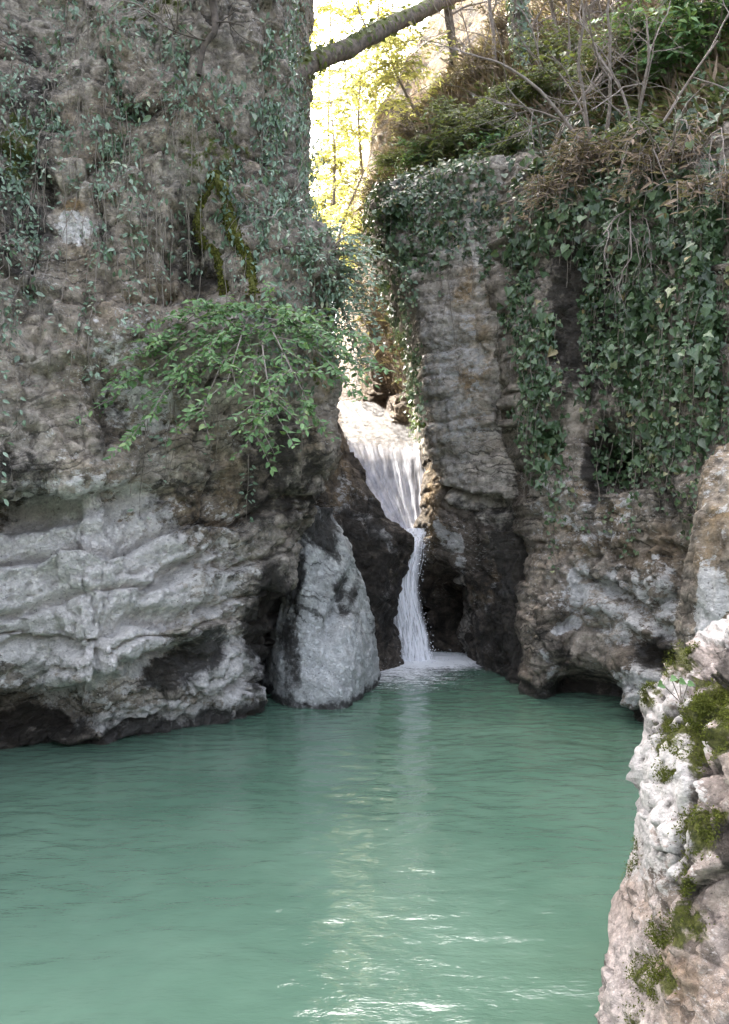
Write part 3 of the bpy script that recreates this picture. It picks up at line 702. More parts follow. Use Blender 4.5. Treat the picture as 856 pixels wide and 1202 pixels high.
def sheet(name, rows, nu, nv, mat, amp, edge=.25, bulge=.0, parent=WF, fade=(0, 0)):
    """rows: list of (left point, right point) down the stream"""
    A = np.array([[l, r] for l, r in rows], float)
    t = np.linspace(0, len(A) - 1 - 1e-6, nv)
    C = catmull(A, t, False); u = np.linspace(0, 1, nu)
    P = C[:, :1] * (1 - u)[None, :, None] + C[:, 1:] * u[None, :, None]
    n = normals(P, False)
    if n[..., 1].mean() > 0: n = -n
    tt, uu = np.meshgrid(t / (len(A) - 1), u, indexing='ij')
    q = np.stack([uu.ravel() * 14, tt.ravel() * 3, 0 * uu.ravel()], 1)
    h = amp * fbm(q, 3, 120 + nu).reshape(uu.shape) + amp * .5 * fbm(q * np.array([3, 2, 1]), 2, 130).reshape(uu.shape)
    P = P + n * (h + bulge * np.sin(np.pi * uu))[..., None]
    en = edge * (1 + .9 * fbm(np.stack([tt.ravel() * 7, uu.ravel() * 2, 0 * tt.ravel()], 1), 3, 150 + nu)).reshape(uu.shape); op = sstep(.0, 1, uu / en) * sstep(0, 1, (1 - uu) / en)
    if fade[0]: op = op * sstep(0, fade[0], tt)
    if fade[1]: op = op * sstep(0, fade[1], 1 - tt)
    return make_mesh(name, P.reshape(-1, 3), [grid_faces(nv, nu, False)], mat, parent, True, {'op': op.ravel() * 1.3})

def threads(name, center, half, n, mat, seed, rad=(.006, .016), parent=WF):
    """separate strings of falling water; center: list of points, half: half width at each"""
    r = np.random.default_rng(seed); C = np.array(center, float); H = np.array(half, float)
    V = []; Fc = []; OP = []; k = 0
    for _ in range(n):
        s = r.normal(0, .45); s = max(-1.05, min(1.05, s)); t0 = r.uniform(0, .75) ** 1.5; t1 = min(1, t0 + r.uniform(.15, .6)); m = 14
        t = np.linspace(t0, t1, m) * (len(C) - 1 - 1e-6)
        c = catmull(C, t, False); h = catmull(H[:, None], t, False)[:, 0]
        ph = r.uniform(0, 6); x = c + np.stack([h * s + .012 * np.sin(t * 5 + ph), -.05 + r.normal(0, .04) + 0 * t, 0 * t], 1)
        w = r.uniform(*rad) * np.sin(np.linspace(.12, math.pi - .12, m))
        for a in range(4):
            an = a * math.pi / 2
            V.append(x + np.stack([np.cos(an) * w, np.sin(an) * w, 0 * w], 1))
        i = np.arange(m - 1)
        for a in range(4):
            b2 = (a + 1) % 4
            Fc.append(np.stack([k + a * m + i, k + b2 * m + i, k + b2 * m + i + 1, k + a * m + i + 1], 1))
        OP.append(np.full(4 * m, r.uniform(.4, 1.0))); k += 4 * m
    return make_mesh(name, np.concatenate(V), [np.concatenate(Fc)], mat, parent, True, {'op': np.concatenate(OP)})

sheet('upper_stream', [(pt(392, 470, 19.6), pt(440, 472, 19.6)), (pt(396, 485, 18.2), pt(470, 490, 17.8)), (pt(397, 503, 16.6), pt(494, 508, 16.4)), (pt(399, 514, 15.7), pt(501, 519, 15.7)), (pt(402, 524, 15.45), pt(502, 527, 15.45))], 50, 70, M_stream, .03, .12)
sheet('chute', [(pt(398, 510, 15.75), pt(502, 515, 15.75)), (pt(403, 523, 15.45), pt(504, 528, 15.4)), (pt(412, 545, 15.1), pt(505, 550, 15.0)), (pt(428, 575, 14.7), pt(504, 577, 14.65)), (pt(450, 604, 14.3), pt(503, 605, 14.3)), (pt(470, 628, 13.95), pt(503, 626, 13.95)), (pt(462, 646, 13.7), pt(500, 642, 13.7))], 70, 100, M_chute, .06, .06, -.14, fade=(.16, 0))
sheet('lower_fall', [(pt(463, 624, 13.85), pt(504, 622, 13.85)), (pt(456, 648, 13.6), pt(498, 646, 13.6)), (pt(450, 690, 13.5), pt(493, 690, 13.5)), (pt(458, 735, 13.5), pt(502, 735, 13.5)), (pt(466, 777, 13.5), pt(512, 777, 13.5))], 50, 100, M_sheet, .05, .26, .08)
sheet('back_fall', [(pt(464, 628, 13.95), pt(503, 626, 13.95)), (pt(457, 650, 13.75), pt(497, 648, 13.75)), (pt(452, 690, 13.65), pt(492, 690, 13.65)), (pt(460, 735, 13.65), pt(500, 735, 13.65)), (pt(468, 777, 13.65), pt(509, 777, 13.65))], 36, 80, M_sheet, .06, .26, .05)
threads('water_strand', [pt(484, 626, 13.8), pt(477, 650, 13.6), pt(471, 690, 13.5), pt(480, 735, 13.5), pt(489, 774, 13.5)], [.27, .3, .3, .31, .34], 90, M_sheet, 5, (.004, .009))
threads('chute_strand', [pt(452, 522, 15.5), pt(460, 547, 15.07), pt(468, 578, 14.65), pt(478, 606, 14.27), pt(487, 630, 13.95)], [.75, .7, .5, .33, .2], 16, M_chute, 6, (.003, .007))
def foam():
    r = np.random.default_rng(8)
    xa = np.linspace(-1.4, 2.4, 120); ya = np.linspace(11.2, 14.4, 110)
    X, Y = np.meshgrid(xa, ya); q = np.stack([X.ravel(), Y.ravel(), 0 * X.ravel()], 1)
    d = np.hypot((q[:, 0] - BASE[0] - .1) / 1.25, (q[:, 1] - BASE[1] - .05) / 1.0)
    d2 = np.hypot((q[:, 0] - BASE[0] + .35) / 1.2, (q[:, 1] - BASE[1] + .7) / 1.7)
    op = np.maximum(1.4 - d * .9, .8 - .42 * d2).clip(0, 1)
    q[:, 2] = .035 + .05 * np.exp(-d * 2) * (1 + fbm(q * 5, 3, 140)) + .012 * fbm(q * 3, 3, 141)
    return make_mesh('foam', q, [grid_faces(110, 120, False)], M_foam, WF, True, {'op': op})
foam()
def spray_drops():
    r = np.random.default_rng(18); n = 900
    t = r.uniform(0, 1, n); base = r.uniform(0, 1, n) < .55
    c = catmull(np.array([pt(484, 626, 13.75), pt(477, 650, 13.55), pt(471, 690, 13.45), pt(480, 735, 13.45), pt(489, 772, 13.45)]), t * 3.999, False)
    p = c + np.stack([r.choice([-1, 1], n) * r.uniform(.2, .36, n), r.normal(-.05, .08, n), r.normal(0, .1, n)], 1)
    a = r.uniform(0, 2 * math.pi, n); rr = np.abs(r.normal(0, .38, n))
    p[base] = (BASE + np.stack([np.cos(a) * rr * 1.2, np.sin(a) * rr * .7 - .12, np.abs(r.normal(0, .14, n)) * np.exp(-rr)], 1))[base]
    p[:, 2] = np.maximum(p[:, 2], .03)
    s = r.uniform(.003, .011, n)
    o = np.array([(1, 0, 0), (-1, 0, 0), (0, 1, 0), (0, -1, 0), (0, 0, 1.3), (0, 0, -1.3)])
    V = p[:, None] + s[:, None, None] * o; f = np.array([(0, 2, 4), (2, 1, 4), (1, 3, 4), (3, 0, 4), (2, 0, 5), (1, 2, 5), (3, 1, 5), (0, 3, 5)])
    F_ = (np.arange(n) * 6)[:, None, None] + f
    tag(make_mesh('spray', V.reshape(-1, 3), [F_.reshape(-1, 3)], M_sheet, WF, True, {'op': np.full(n * 6, 1.6)}), kind='stuff')
spray_drops()
# ------------------------------------------------------------------ plants
BV = {}
def bvh(name):
    if name not in BV:
        g = ROCKS[name]; BV[name] = BVHTree.FromPolygons(g.P.reshape(-1, 3).tolist(), grid_faces(g.nv, g.nu).tolist())
    return BV[name]

def hit(name, px, py):
    """where the line of sight through a picture point meets a rock"""
    d = Vector(((px - CX) / F, 1, (CY - py) / F)).normalized()
    h = bvh(name).ray_cast(Vector((0, 0, EYE)), d)
    return (np.array(h[0]), np.array(h[1])) if h[0] is not None else (pt(px, py, 11), np.array([0, -1., 0]))

def sample(name, n, spots, rng, clump=0., cs=1.6, bare=(), thr=0.):
    g = ROCKS[name]; P = g.P.reshape(-1, 3); N = g.N.reshape(-1, 3)
    px, py = proj(np.maximum(P, [-1e9, .5, -1e9]))
    w = spots_mask(px, py, spots)
    if bare: w = w * (1 - np.clip(spots_mask(px, py, bare), 0, 1))
    w = np.where(w < thr, 0, w)
    view = P - np.array([0, 0, EYE]); view /= np.linalg.norm(view, axis=1)[:, None]
    w = w * (((N * view).sum(1)) < .15)
    du = np.linalg.norm(np.roll(g.P, -1, 1) - g.P, axis=2).ravel(); dv = np.linalg.norm(np.gradient(g.P, axis=0), axis=2).ravel()
    w = w * du * dv
    if clump: w = w * np.exp(clump * 3 * fbm(P * cs, 3, int(rng.integers(1, 900))))
    w[w < w.max() * 1e-3] = 0
    k = rng.choice(len(P), n, p=w / w.sum())
    return P[k] + rng.normal(0, .012, (n, 3)), N[k]

SHAPES = {
 'ivy': (np.array([(0, 0), (.24, -.13), (.50, .06), (.42, .42), (.2, .68), (0, .95), (-.2, .68), (-.42, .42), (-.50, .06), (-.24, -.13)]), [[0, 1, 2, 3, 4, 5], [0, 5, 6, 7, 8, 9]]),
 'lobed': (np.array([(0, 0), (.3, -.16), (.5, .16), (.27, .36), (.14, .62), (0, 1.05), (-.14, .62), (-.27, .36), (-.5, .16), (-.3, -.16)]), [[0, 1, 2, 3, 4, 5], [0, 5, 6, 7, 8, 9]]),
 'oval': (np.array([(0, 0), (.21, .25), (.22, .6), (0, 1), (-.22, .6), (-.21, .25)]), [[0, 1, 2, 3], [0, 3, 4, 5]]),
 'blade': (np.array([(0, 0), (.025, .25), (.02, .6), (0, 1), (-.02, .6), (-.025, .25)]), [[0, 1, 2, 3], [0, 3, 4, 5]]),
 'long': (np.array([(0, 0), (.10, .25), (.10, .6), (0, 1), (-.10, .6), (-.10, .25)]), [[0, 1, 2, 3], [0, 3, 4, 5]]),
}
def unit(v): return v / (np.linalg.norm(v, axis=-1, keepdims=True) + 1e-9)

def leaf_geo(pos, nrm, tip, size, shape='ivy', fold=.16, curl=.16):
    T, Fs = SHAPES[shape]; n = len(pos); m = len(T)
    nrm = unit(nrm); t = unit(tip - (tip * nrm).sum(1)[:, None] * nrm); s = np.cross(t, nrm)
    x, y = T[:, 0], T[:, 1]; z = fold * np.abs(x) - curl * y * y
    size = np.asarray(size)[:, None, None]
    V = pos[:, None] + size * (x[None, :, None] * s[:, None] + y[None, :, None] * t[:, None] + z[None, :, None] * nrm[:, None])
    base = (np.arange(n) * m)[:, None]
    return V.reshape(-1, 3), [base + np.array(f)[None] for f in Fs], m

class Leaves:
    def __init__(s): s.V = []; s.F = [[], []]; s.T = []; s.k = 0
    def add(s, pos, nrm, tip, size, tint, shape='ivy', **kw):
        if len(pos) == 0: return
        V, fs, m = leaf_geo(np.asarray(pos), np.asarray(nrm), np.asarray(tip), size, shape, **kw)
        s.V.append(V)
        for a, f in zip(s.F, fs): a.append(f + s.k)
        s.T.append(np.repeat(np.clip(tint, 0, 1), m)); s.k += len(V)
    def build(s, name, mat, parent=None):
        return make_mesh(name, np.concatenate(s.V), [np.concatenate(f) for f in s.F], mat, parent, False, {'tint': np.concatenate(s.T)})

class Tubes:
    def __init__(s, sides=5): s.V = []; s.F = []; s.k = 0; s.n = sides
    def add(s, pts, rad):
        p = np.asarray(pts, float); m = len(p); rad = np.broadcast_to(np.asarray(rad, float), (m,))
        t = unit(np.gradient(p, axis=0)); up = np.where(np.abs(t[:, 2:3]) > .9, np.array([[1., 0, 0]]), np.array([[0, 0, 1.]]))
        up = np.broadcast_to(up[m // 2], (m, 3))
        a = unit(np.cross(t, up)); b = np.cross(t, a)
        ang = np.arange(s.n) * 2 * math.pi / s.n
        ring = p[:, None] + rad[:, None, None] * (np.cos(ang)[None, :, None] * a[:, None] + np.sin(ang)[None, :, None] * b[:, None])
        i = np.arange(m - 1)[:, None] * s.n; j = np.arange(s.n)[None]; j2 = (j + 1) % s.n
        s.F.append((np.stack([i + j, i + j2, i + s.n + j2, i + s.n + j], 2).reshape(-1, 4)) + s.k)
        s.V.append(ring.reshape(-1, 3)); s.k += m * s.n
    def build(s, name, mat, parent=None):
        return make_mesh(name, np.concatenate(s.V), [np.concatenate(s.F)], mat, parent, True)

def curve(pts, n):
    P = np.array(pts, float); return catmull(P, np.linspace(0, len(P) - 1 - 1e-6, n), False)

def hang(name, p0, L, rng, off=.05, step=.07, drift=.006):
    """a strand hanging down from p0, touching the rock where it bulges and hanging free under it"""
    t = bvh(name); p = np.array(p0, float); out = [p.copy()]; vx = 0
    for _ in range(max(3, int(L / step))):
        vx = .8 * vx + rng.normal(0, drift); q = p + np.array([vx, .012, -step])
        h = t.ray_cast(Vector((q[0], q[1] - 1.5, q[2])), Vector((0, 1, 0)), 3.)
        if h[0] is not None: q[1] = min(q[1], h[0].y - off)
        q[1] = max(q[1], p[1] - .12)
        p = q; out.append(p.copy())
        if p[2] < .3: break
    return np.array(out)

M_ivy = leaf_mat('ivy leaf', [(0, (.016, .036, .016)), (.45, (.066, .118, .054)), (.8, (.165, .235, .125)), (1, (.30, .25, .12))], .34, .15, .5)
M_ivy2 = leaf_mat('small ivy leaf', [(0, (.04, .075, .045)), (.45, (.15, .235, .155)), (.8, (.30, .40, .30)), (1, (.42, .46, .30))], .3, .2, .5)
M_bush = leaf_mat('bush leaf', [(0, (.03, .08, .026)), (.5, (.10, .215, .08)), (.85, (.22, .37, .15)), (1, (.36, .44, .18))], .42, .3, .45)
M_olive = leaf_mat('shrub leaf', [(0, (.045, .065, .025)), (.5, (.12, .15, .055)), (.85, (.21, .24, .09)), (1, (.30, .28, .13))], .5, .3)
M_dead = leaf_mat('dead leaf', [(0, (.10, .07, .05)), (.5, (.24, .175, .125)), (.85, (.38, .29, .225)), (1, (.48, .40, .31))], .7, .2, .2)
M_sunny = leaf_mat('sunlit leaf', [(0, (.34, .35, .10)), (.5, (.55, .51, .18)), (1, (.74, .64, .28))], .5, .5, .3)  # pale leaf colour raised to read as washed-out sunlight
M_moss = leaf_mat('moss', [(0, (.035, .04, .010)), (.5, (.075, .082, .018)), (1, (.15, .15, .035))], .8, .15, .1)
M_moss2 = leaf_mat('bright moss', [(0, (.03, .034, .010)), (.5, (.075, .088, .02)), (.8, (.13, .145, .03)), (1, (.16, .14, .05))], .85, .2, .1)
M_stem = bark_mat('vine stem', (.13, .11, .085), (.29, .255, .215))
M_twig = bark_mat('grey twig', (.16, .13, .11), (.34, .30, .27))
M_bark = bark_mat('dark bark', (.035, .028, .022), (.11, .09, .07))
M_root = bark_mat('mossy bark', (.05, .045, .02), (.12, .10, .05), (.095, .10, .02), .9)
M_log = bark_mat('log bark', (.06, .05, .04), (.20, .165, .13), (.10, .115, .03), .35, 9)

def tints(n, rng, lo=0., hi=1.): return np.clip(rng.beta(2, 2.2, n) * (hi - lo) + lo, 0, 1)

def ivy(label, rockname, spots, n, size, seed, depth=.2, strands=0, slen=(.5, 1.6), mat=None, clump=.5, shape='ivy', hi=1., group=None, cat='ivy', name='ivy_plant', gap=.075, stems=20, cs=1.6, bare=()):
    rng = np.random.default_rng(seed); mat = mat or M_ivy
    P, N = sample(rockname, n, spots, rng, clump, cs, bare)
    root = thing(name, label, cat, tuple(P[np.argmax(P[:, 2])]), group)
    L = Leaves()
    def one_stem(pl, r): t = Tubes(4); t.add(pl, r); t.build('stem', M_stem, root)
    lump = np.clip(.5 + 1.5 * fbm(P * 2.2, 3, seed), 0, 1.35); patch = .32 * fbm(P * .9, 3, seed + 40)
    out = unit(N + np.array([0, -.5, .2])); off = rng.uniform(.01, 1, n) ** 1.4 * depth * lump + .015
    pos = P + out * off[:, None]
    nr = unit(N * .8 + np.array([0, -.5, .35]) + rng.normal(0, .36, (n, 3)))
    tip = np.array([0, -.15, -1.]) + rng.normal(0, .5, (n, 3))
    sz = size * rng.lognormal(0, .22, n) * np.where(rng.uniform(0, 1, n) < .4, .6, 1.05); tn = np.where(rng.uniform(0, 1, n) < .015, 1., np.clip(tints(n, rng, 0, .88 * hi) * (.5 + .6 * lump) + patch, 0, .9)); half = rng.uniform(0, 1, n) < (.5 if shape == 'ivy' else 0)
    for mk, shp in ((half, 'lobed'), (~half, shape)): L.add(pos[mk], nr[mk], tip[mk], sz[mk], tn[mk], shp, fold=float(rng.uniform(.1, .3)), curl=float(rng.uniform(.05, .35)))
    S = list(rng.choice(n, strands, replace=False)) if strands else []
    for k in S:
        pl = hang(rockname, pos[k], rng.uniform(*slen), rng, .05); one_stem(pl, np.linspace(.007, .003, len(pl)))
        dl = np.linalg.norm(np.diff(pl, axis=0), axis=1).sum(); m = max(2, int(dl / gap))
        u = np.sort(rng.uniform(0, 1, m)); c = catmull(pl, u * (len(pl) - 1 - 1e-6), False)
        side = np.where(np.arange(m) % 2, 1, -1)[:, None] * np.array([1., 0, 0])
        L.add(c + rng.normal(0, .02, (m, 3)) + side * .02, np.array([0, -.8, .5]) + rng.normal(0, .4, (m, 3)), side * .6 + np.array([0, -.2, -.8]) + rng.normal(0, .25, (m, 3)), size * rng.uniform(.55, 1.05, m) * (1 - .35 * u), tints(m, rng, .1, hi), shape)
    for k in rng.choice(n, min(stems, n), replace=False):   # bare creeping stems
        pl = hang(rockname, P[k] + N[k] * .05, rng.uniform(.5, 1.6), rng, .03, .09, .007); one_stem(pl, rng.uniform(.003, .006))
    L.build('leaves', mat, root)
    return root

# --- right side
ivy('ivy thickly covering the top of the grey bedded cliff above the waterfall', 'middle_cliff', [(515, 235, 80, 62, 1), (560, 215, 40, 40, .9), (470, 250, 30, 60, 1), (500, 300, 60, 26, .35), (575, 290, 16, 50, .3)], 2500, .092, 1, .17, 60, (.3, 1.1), clump=.7, bare=[(590, 250, 9, 90, .95), (520, 215, 30, 12, .7)])
ivy('narrow ivy fringe trailing down the left edge of the grey bedded cliff', 'middle_cliff', [(470, 350, 22, 70, 1), (480, 430, 16, 50, .9), (492, 480, 8, 30, .5)], 620, .10, 2, .2, 26, (.4, 1.2), mat=M_ivy2, clump=.3)
ivy('slender ivy curtain hanging in the groove between the grey cliff and the dark right cliff', 'right_cliff', [(612, 350, 16, 70, .9), (630, 440, 24, 90, 1), (640, 520, 20, 50, .8)], 900, .10, 3, .25, 45, (.5, 1.6), clump=.5)
ivy('dark large leaved ivy curtain hanging broadly over the right cliff', 'right_cliff', [(740, 400, 60, 130, 1), (790, 430, 60, 120, .9), (720, 330, 50, 60, .7), (760, 500, 70, 40, .6)], 2500, .095, 4, .55, 150, (.4, 1.7), clump=1.2, cs=1.5, bare=[(668, 380, 20, 110, 1), (700, 400, 14, 40, .8), (735, 470, 26, 30, .9), (790, 380, 20, 26, .8), (720, 330, 22, 18, .8), (820, 480, 18, 30, .7)])
ivy('dense dark ivy mat draped over the upper rim of the right cliff', 'right_cliff', [(660, 255, 60, 50, 1), (740, 240, 80, 60, 1), (620, 280, 26, 40, .9), (690, 200, 60, 40, .8), (800, 260, 60, 60, .8)], 3700, .105, 5, .4, 60, (.5, 1.4), clump=.7, bare=[(665, 330, 24, 50, .95), (760, 260, 26, 16, .8), (620, 262, 14, 16, .8)])
ivy('ivy with pale bare stems hanging at the outer right of the right cliff', 'right_cliff', [(835, 330, 26, 120, 1), (846, 430, 20, 70, .9), (820, 250, 40, 50, .7)], 1500, .098, 6, .5, 46, (.6, 2.0), clump=.4, stems=36)
ivy('ivy spreading from the right cliff rim up into the brush below the bright green shrub', 'hillside', [(740, 190, 80, 50, 1), (820, 230, 50, 60, 1), (660, 190, 50, 40, .8), (840, 150, 40, 60, .5)], 2600, .105, 12, .5, 40, (.3, .9), clump=.8)
ivy('sparse ivy climbing from the ivy topped grey cliff on to the brown slope', 'hillside', [(540, 180, 70, 36, 1), (480, 220, 36, 50, .8), (610, 150, 50, 40, .6)], 1900, .095, 13, .35, 20, (.3, .7), mat=M_ivy2, clump=.9)
# --- left side
ivy('small leaved ivy clinging to the right edge of the left cliff beside the sky gap', 'left_cliff', [(355, 260, 34, 80, 1), (372, 380, 36, 70, 1), (320, 300, 40, 90, .8), (340, 420, 40, 50, .7), (335, 180, 24, 80, .8)], 7500, .074, 7, .42, 80, (.3, 1.), mat=M_ivy2, shape='oval', clump=.7, cs=2.4)
ivy('dark ivy around the dark bare branch high on the left cliff', 'left_cliff', [(270, 170, 70, 70, 1), (290, 250, 50, 70, .9), (240, 110, 60, 50, .7), (320, 90, 40, 80, .5), (190, 40, 70, 50, .6)], 9500, .072, 9, .45, 90, (.3, 1.2), mat=M_ivy2, shape='oval', clump=.9, cs=2.2)
ivy('thin scattered ivy sprigs spread over the bare upper rock of the left cliff', 'left_cliff', [(120, 100, 120, 120, 1), (170, 250, 90, 110, .6), (90, 330, 60, 90, .35), (60, 40, 60, 60, .9), (330, 30, 30, 60, .6)], 9000, .066, 10, .28, 90, (.4, 1.6), mat=M_ivy2, shape='oval', clump=1.1, cs=2.2, gap=.12)
ivy('ivy clump beside the mossy rock at the outer left of the left cliff', 'left_cliff', [(22, 190, 30, 60, 1), (30, 280, 26, 70, .8), (15, 110, 24, 60, .7), (10, 360, 16, 60, .5)], 1500, .062, 11, .25, 26, (.4, 1.6), mat=M_ivy2, shape='oval', clump=.9, cs=2.2)

# --- single vines down the left cliff
rv = np.random.default_rng(77)
VT = [(60, 90, 3.6, 3), (95, 120, 3.4, 2), (128, 160, 3.2, 2), (150, 150, 3.0, 4), (158, 230, 2.0, 5), (178, 200, 2.3, 1), (187, 235, 1.8, 1), (192, 250, 1.6, 1), (112, 230, 2.4, 2), (75, 60, 2.6, 2),
      (30, 440, 1.7, 4), (15, 170, 3.2, 4), (22, 250, 2.6, 5), (45, 200, 2.5, 4), (5, 300, 2.4, 3), (170, 470, 1.3, 1), (205, 470, 1.0, 2), (290, 530, .8, 5), (250, 470, 1.0, 1), (225, 150, 2.0, 1), (205, 130, 2.2, 1), (140, 20, 2.4, 2), (105, 0, 2.6, 2), (190, 0, 2.2, 2), (330, 120, 1.6, 1), (310, 30, 2.0, 1)]
VL = {10: ('single leafy vine dangling over the overhang at the lower left of the left cliff', None), 17: ('short tuft of dark trailing ivy hanging below the bright green bush', None)}
for i, (px, py, L, lv) in enumerate(VT):
    p, n = hit('left_cliff', px, py); p = p + n * .06 + np.array([0, -.03, 0])
    lab, grp = VL.get(i, ('thin pale hanging vine with sparse small leaves against the left cliff face', 'thin vines hanging down the left cliff'))
    o = thing('hanging_vine', lab, 'vine', tuple(p), grp)
    T = Tubes(4); pl = hang('left_cliff', p, L, rv, .05, .08, .005); T.add(pl, np.linspace(.006, .003, len(pl))); T.build('stem', M_stem, o)
    if lv < 3: T = Tubes(4); T.add(hang('left_cliff', p + np.array([.05, 0, 0]), L * .8, rv, .05, .08, .006), .004); T.build('stem', M_stem, o)
    m = int(L * 6 * lv); u = rv.uniform(.02, 1, m) ** .8; c = catmull(pl, u * (len(pl) - 1 - 1e-6), False)
    Lf = Leaves(); sd = rv.choice([-1, 1], m)[:, None] * np.array([1., 0, 0])
    Lf.add(c + sd * rv.uniform(0, .08, m)[:, None] + rv.normal(0, .02, (m, 3)), np.array([0, -.6, .7]) + rv.normal(0, .4, (m, 3)), sd * .8 + np.array([0, -.3, -.4]) + rv.normal(0, .3, (m, 3)), rv.uniform(.045, .085, m), tints(m, rv, .2, 1), 'oval')
    Lf.build('leaves', M_ivy2, o)

# --- leafy sprays
def spray(L, T, pts, rng, n_twig, twig_len, leaf, r0=.014, tint=(0, 1), shape='oval', up=.75, droop=.35, start=.25, step=.05):
    pl = curve(pts, 16); T.add(pl, np.linspace(r0, r0 * .35, 16))
    for k in range(n_twig):
        u = rng.uniform(start, 1); i = u * 14.99; p = catmull(pl, np.array([i]), False)[0]; d = unit(pl[min(15, int(i) + 1)] - pl[int(i)])
        lat = unit(np.cross(d, [0, 0, 1.])) * rng.choice([-1, 1]); td = unit(d * rng.uniform(.3, 1) + lat * rng.uniform(.3, 1.) + np.array([0, -.25, rng.normal(-.05, .25)]))
        tl = twig_len * rng.uniform(.5, 1.2); m = max(4, int(tl / step)); s = np.linspace(0, 1, m)[:, None]
        q = p + td * tl * s + np.array([0, 0, -droop]) * tl * s ** 2; T.add(q, np.linspace(.006, .002, m))
        sd = unit(np.cross(td, [0, 0, 1.]))
        sg = np.where(np.arange(m) % 2, 1, -1)[:, None]
        pos = np.repeat(q, 2, 0); sg2 = np.tile([1, -1], m)[:, None]; n2 = 2 * m
        tip = td * .6 + sd * sg2 * rng.uniform(.5, 1, (n2, 1)) + np.array([0, 0, -.15]) + rng.normal(0, .18, (n2, 3))
        nr = np.array([0, -.45, up]) + rng.normal(0, .35, (n2, 3))
        L.add(pos + rng.normal(0, .01, (n2, 3)), nr, tip, leaf * rng.uniform(.6, 1.15, n2), tints(n2, rng, *tint), shape, fold=.2)

rb = np.random.default_rng(31)
p0, _ = hit('left_cliff', 305, 385)
bush = thing('leafy_bush', 'bright green leafy bush arching out from the left cliff above the pool', 'bush', tuple(p0))
L = Leaves(); T = Tubes(5)
for ex, ey, dy in [(128, 470, -.9), (150, 430, -.7), (205, 372, -.6), (160, 505, -1.0), (185, 470, -1.2), (235, 490, -1.3), (300, 512, -1.2), (265, 455, -1.4), (320, 480, -1.5), (345, 440, -1.3), (405, 445, -.8), (432, 430, -.4), (390, 405, -.7), (240, 415, -1.1), (365, 480, -1.1), (270, 372, -.5), (335, 372, -.7), (415, 395, -.1), (180, 400, -.6)]:
    e = pt(ex, ey, p0[1] + dy); mid = (p0 + e) / 2 + np.array([0, -.25, .14])
    spray(L, T, [p0 + np.array([rb.normal(0, .1), 0, rb.normal(0, .1)]), mid, e], rb, 13, .46, .095, tint=(.2, 1), droop=.1, step=.06)
L.build('leaves', M_bush, bush); T.build('branch', M_twig, bush)

p0, _ = hit('left_cliff', 372, 330)
o = thing('leafy_bush', 'grey green twiggy bush leaning into the gap at the right edge of the left cliff', 'bush', tuple(p0))
L = Leaves(); T = Tubes(5)
for ex, ey, dy in [(415, 292, .5), (440, 300, 1.0), (425, 335, .6), (400, 350, 0), (432, 372, .6), (410, 300, 0), (385, 270, -.2), (418, 400, .3), (405, 375, .2), (372, 300, -.4), (400, 425, .1), (445, 325, .9), (436, 350, .5), (438, 395, .6), (425, 425, .5), (440, 365, 1.0), (420, 280, .6), (412, 345, .1)]:
    e = pt(ex, ey, p0[1] + dy); spray(L, T, [p0, (p0 + e) / 2 + np.array([0, -.1, .2]), e], rb, 11, .34, .085, tint=(.2, 1))
L.build('leaves', M_ivy2, o); T.build('branch', M_twig, o)

# --- shrubs on the slope
def shrub(label, px, py, w, h, n, leaf, mat, seed, shape='oval', name='shrub', cat='shrub', rockname='hillside', tint=(0, 1), group=None, droop=.25, twigmat=None):
    rng = np.random.default_rng(seed); p, nn = hit(rockname, px, py); o = thing(name, label, cat, tuple(p), group)
    L = Leaves(); T = Tubes(4)
    for k in range(n):
        a = rng.uniform(0, 2 * math.pi); e = p + np.array([math.cos(a) * w * rng.uniform(.2, 1), math.sin(a) * w * .7 * rng.uniform(.2, 1) - .3 * w, h * rng.uniform(.25, 1)])
        spray(L, T, [p + rng.normal(0, .05, 3), (p + e) / 2 + np.array([0, 0, .2 * h]), e], rng, 6, .4, leaf, .014, tint, shape, droop=droop, step=.07)
    L.build('leaves', mat, o); T.build('branch', twigmat or M_twig, o); return o
shrub('bright green shrub with upright sprays at the upper right rim of the gorge', 790, 110, 1.1, 1.2, 34, .15, M_bush, 41, tint=(.2, 1))
shrub('green shrub behind the bright one, high in the upper right corner', 835, 70, 1.3, 1.3, 30, .15, M_bush, 42, tint=(.1, .9))
shrub('low leafy shrub left of the bright green one beneath bare twigs', 715, 120, 1.0, .9, 24, .13, M_olive, 43)
shrub('olive shrub growing at the rim above the ivy topped grey cliff', 575, 185, 1.0, .8, 30, .11, M_olive, 44)
shrub('olive shrub on the brown slope left of the ivy wrapped trunk', 540, 165, .9, .7, 22, .11, M_olive, 45, tint=(.1, 1))
shrub('dusty green shrub at the foot of the ivy wrapped trunk', 630, 135, 1.0, .9, 26, .12, M_olive, 46, tint=(0, .8))
shrub('small green shrub right at the edge of the ivy topped grey cliff', 500, 205, .7, .6, 22, .10, M_bush, 47, tint=(.0, .7))
shrub('dead brown fern clump hanging over the rim beneath bare twigs', 690, 205, .8, .4, 18, .16, M_dead, 48, 'long', 'fern', 'fern', droop=1.1, rockname='right_cliff')
shrub('dead pale brown fern hanging over the rim at the outer right', 845, 235, .7, .4, 16, .17, M_dead, 49, 'long', 'fern', 'fern', droop=1.1, rockname='right_cliff')
shrub('dead fern fringe beside the top of the narrow ivy curtain', 650, 235, .6, .3, 12, .14, M_dead, 50, 'long', 'fern', 'fern', droop=1.1, rockname='right_cliff')
shrub('rusty brown dry shrub on the sunlit slope beside the sky gap', 492, 185, .6, .7, 22, .09, M_dead, 51)
shrub('purplish brown dry shrub under the fallen log end', 556, 110, .8, .9, 22, .09, M_dead, 52)
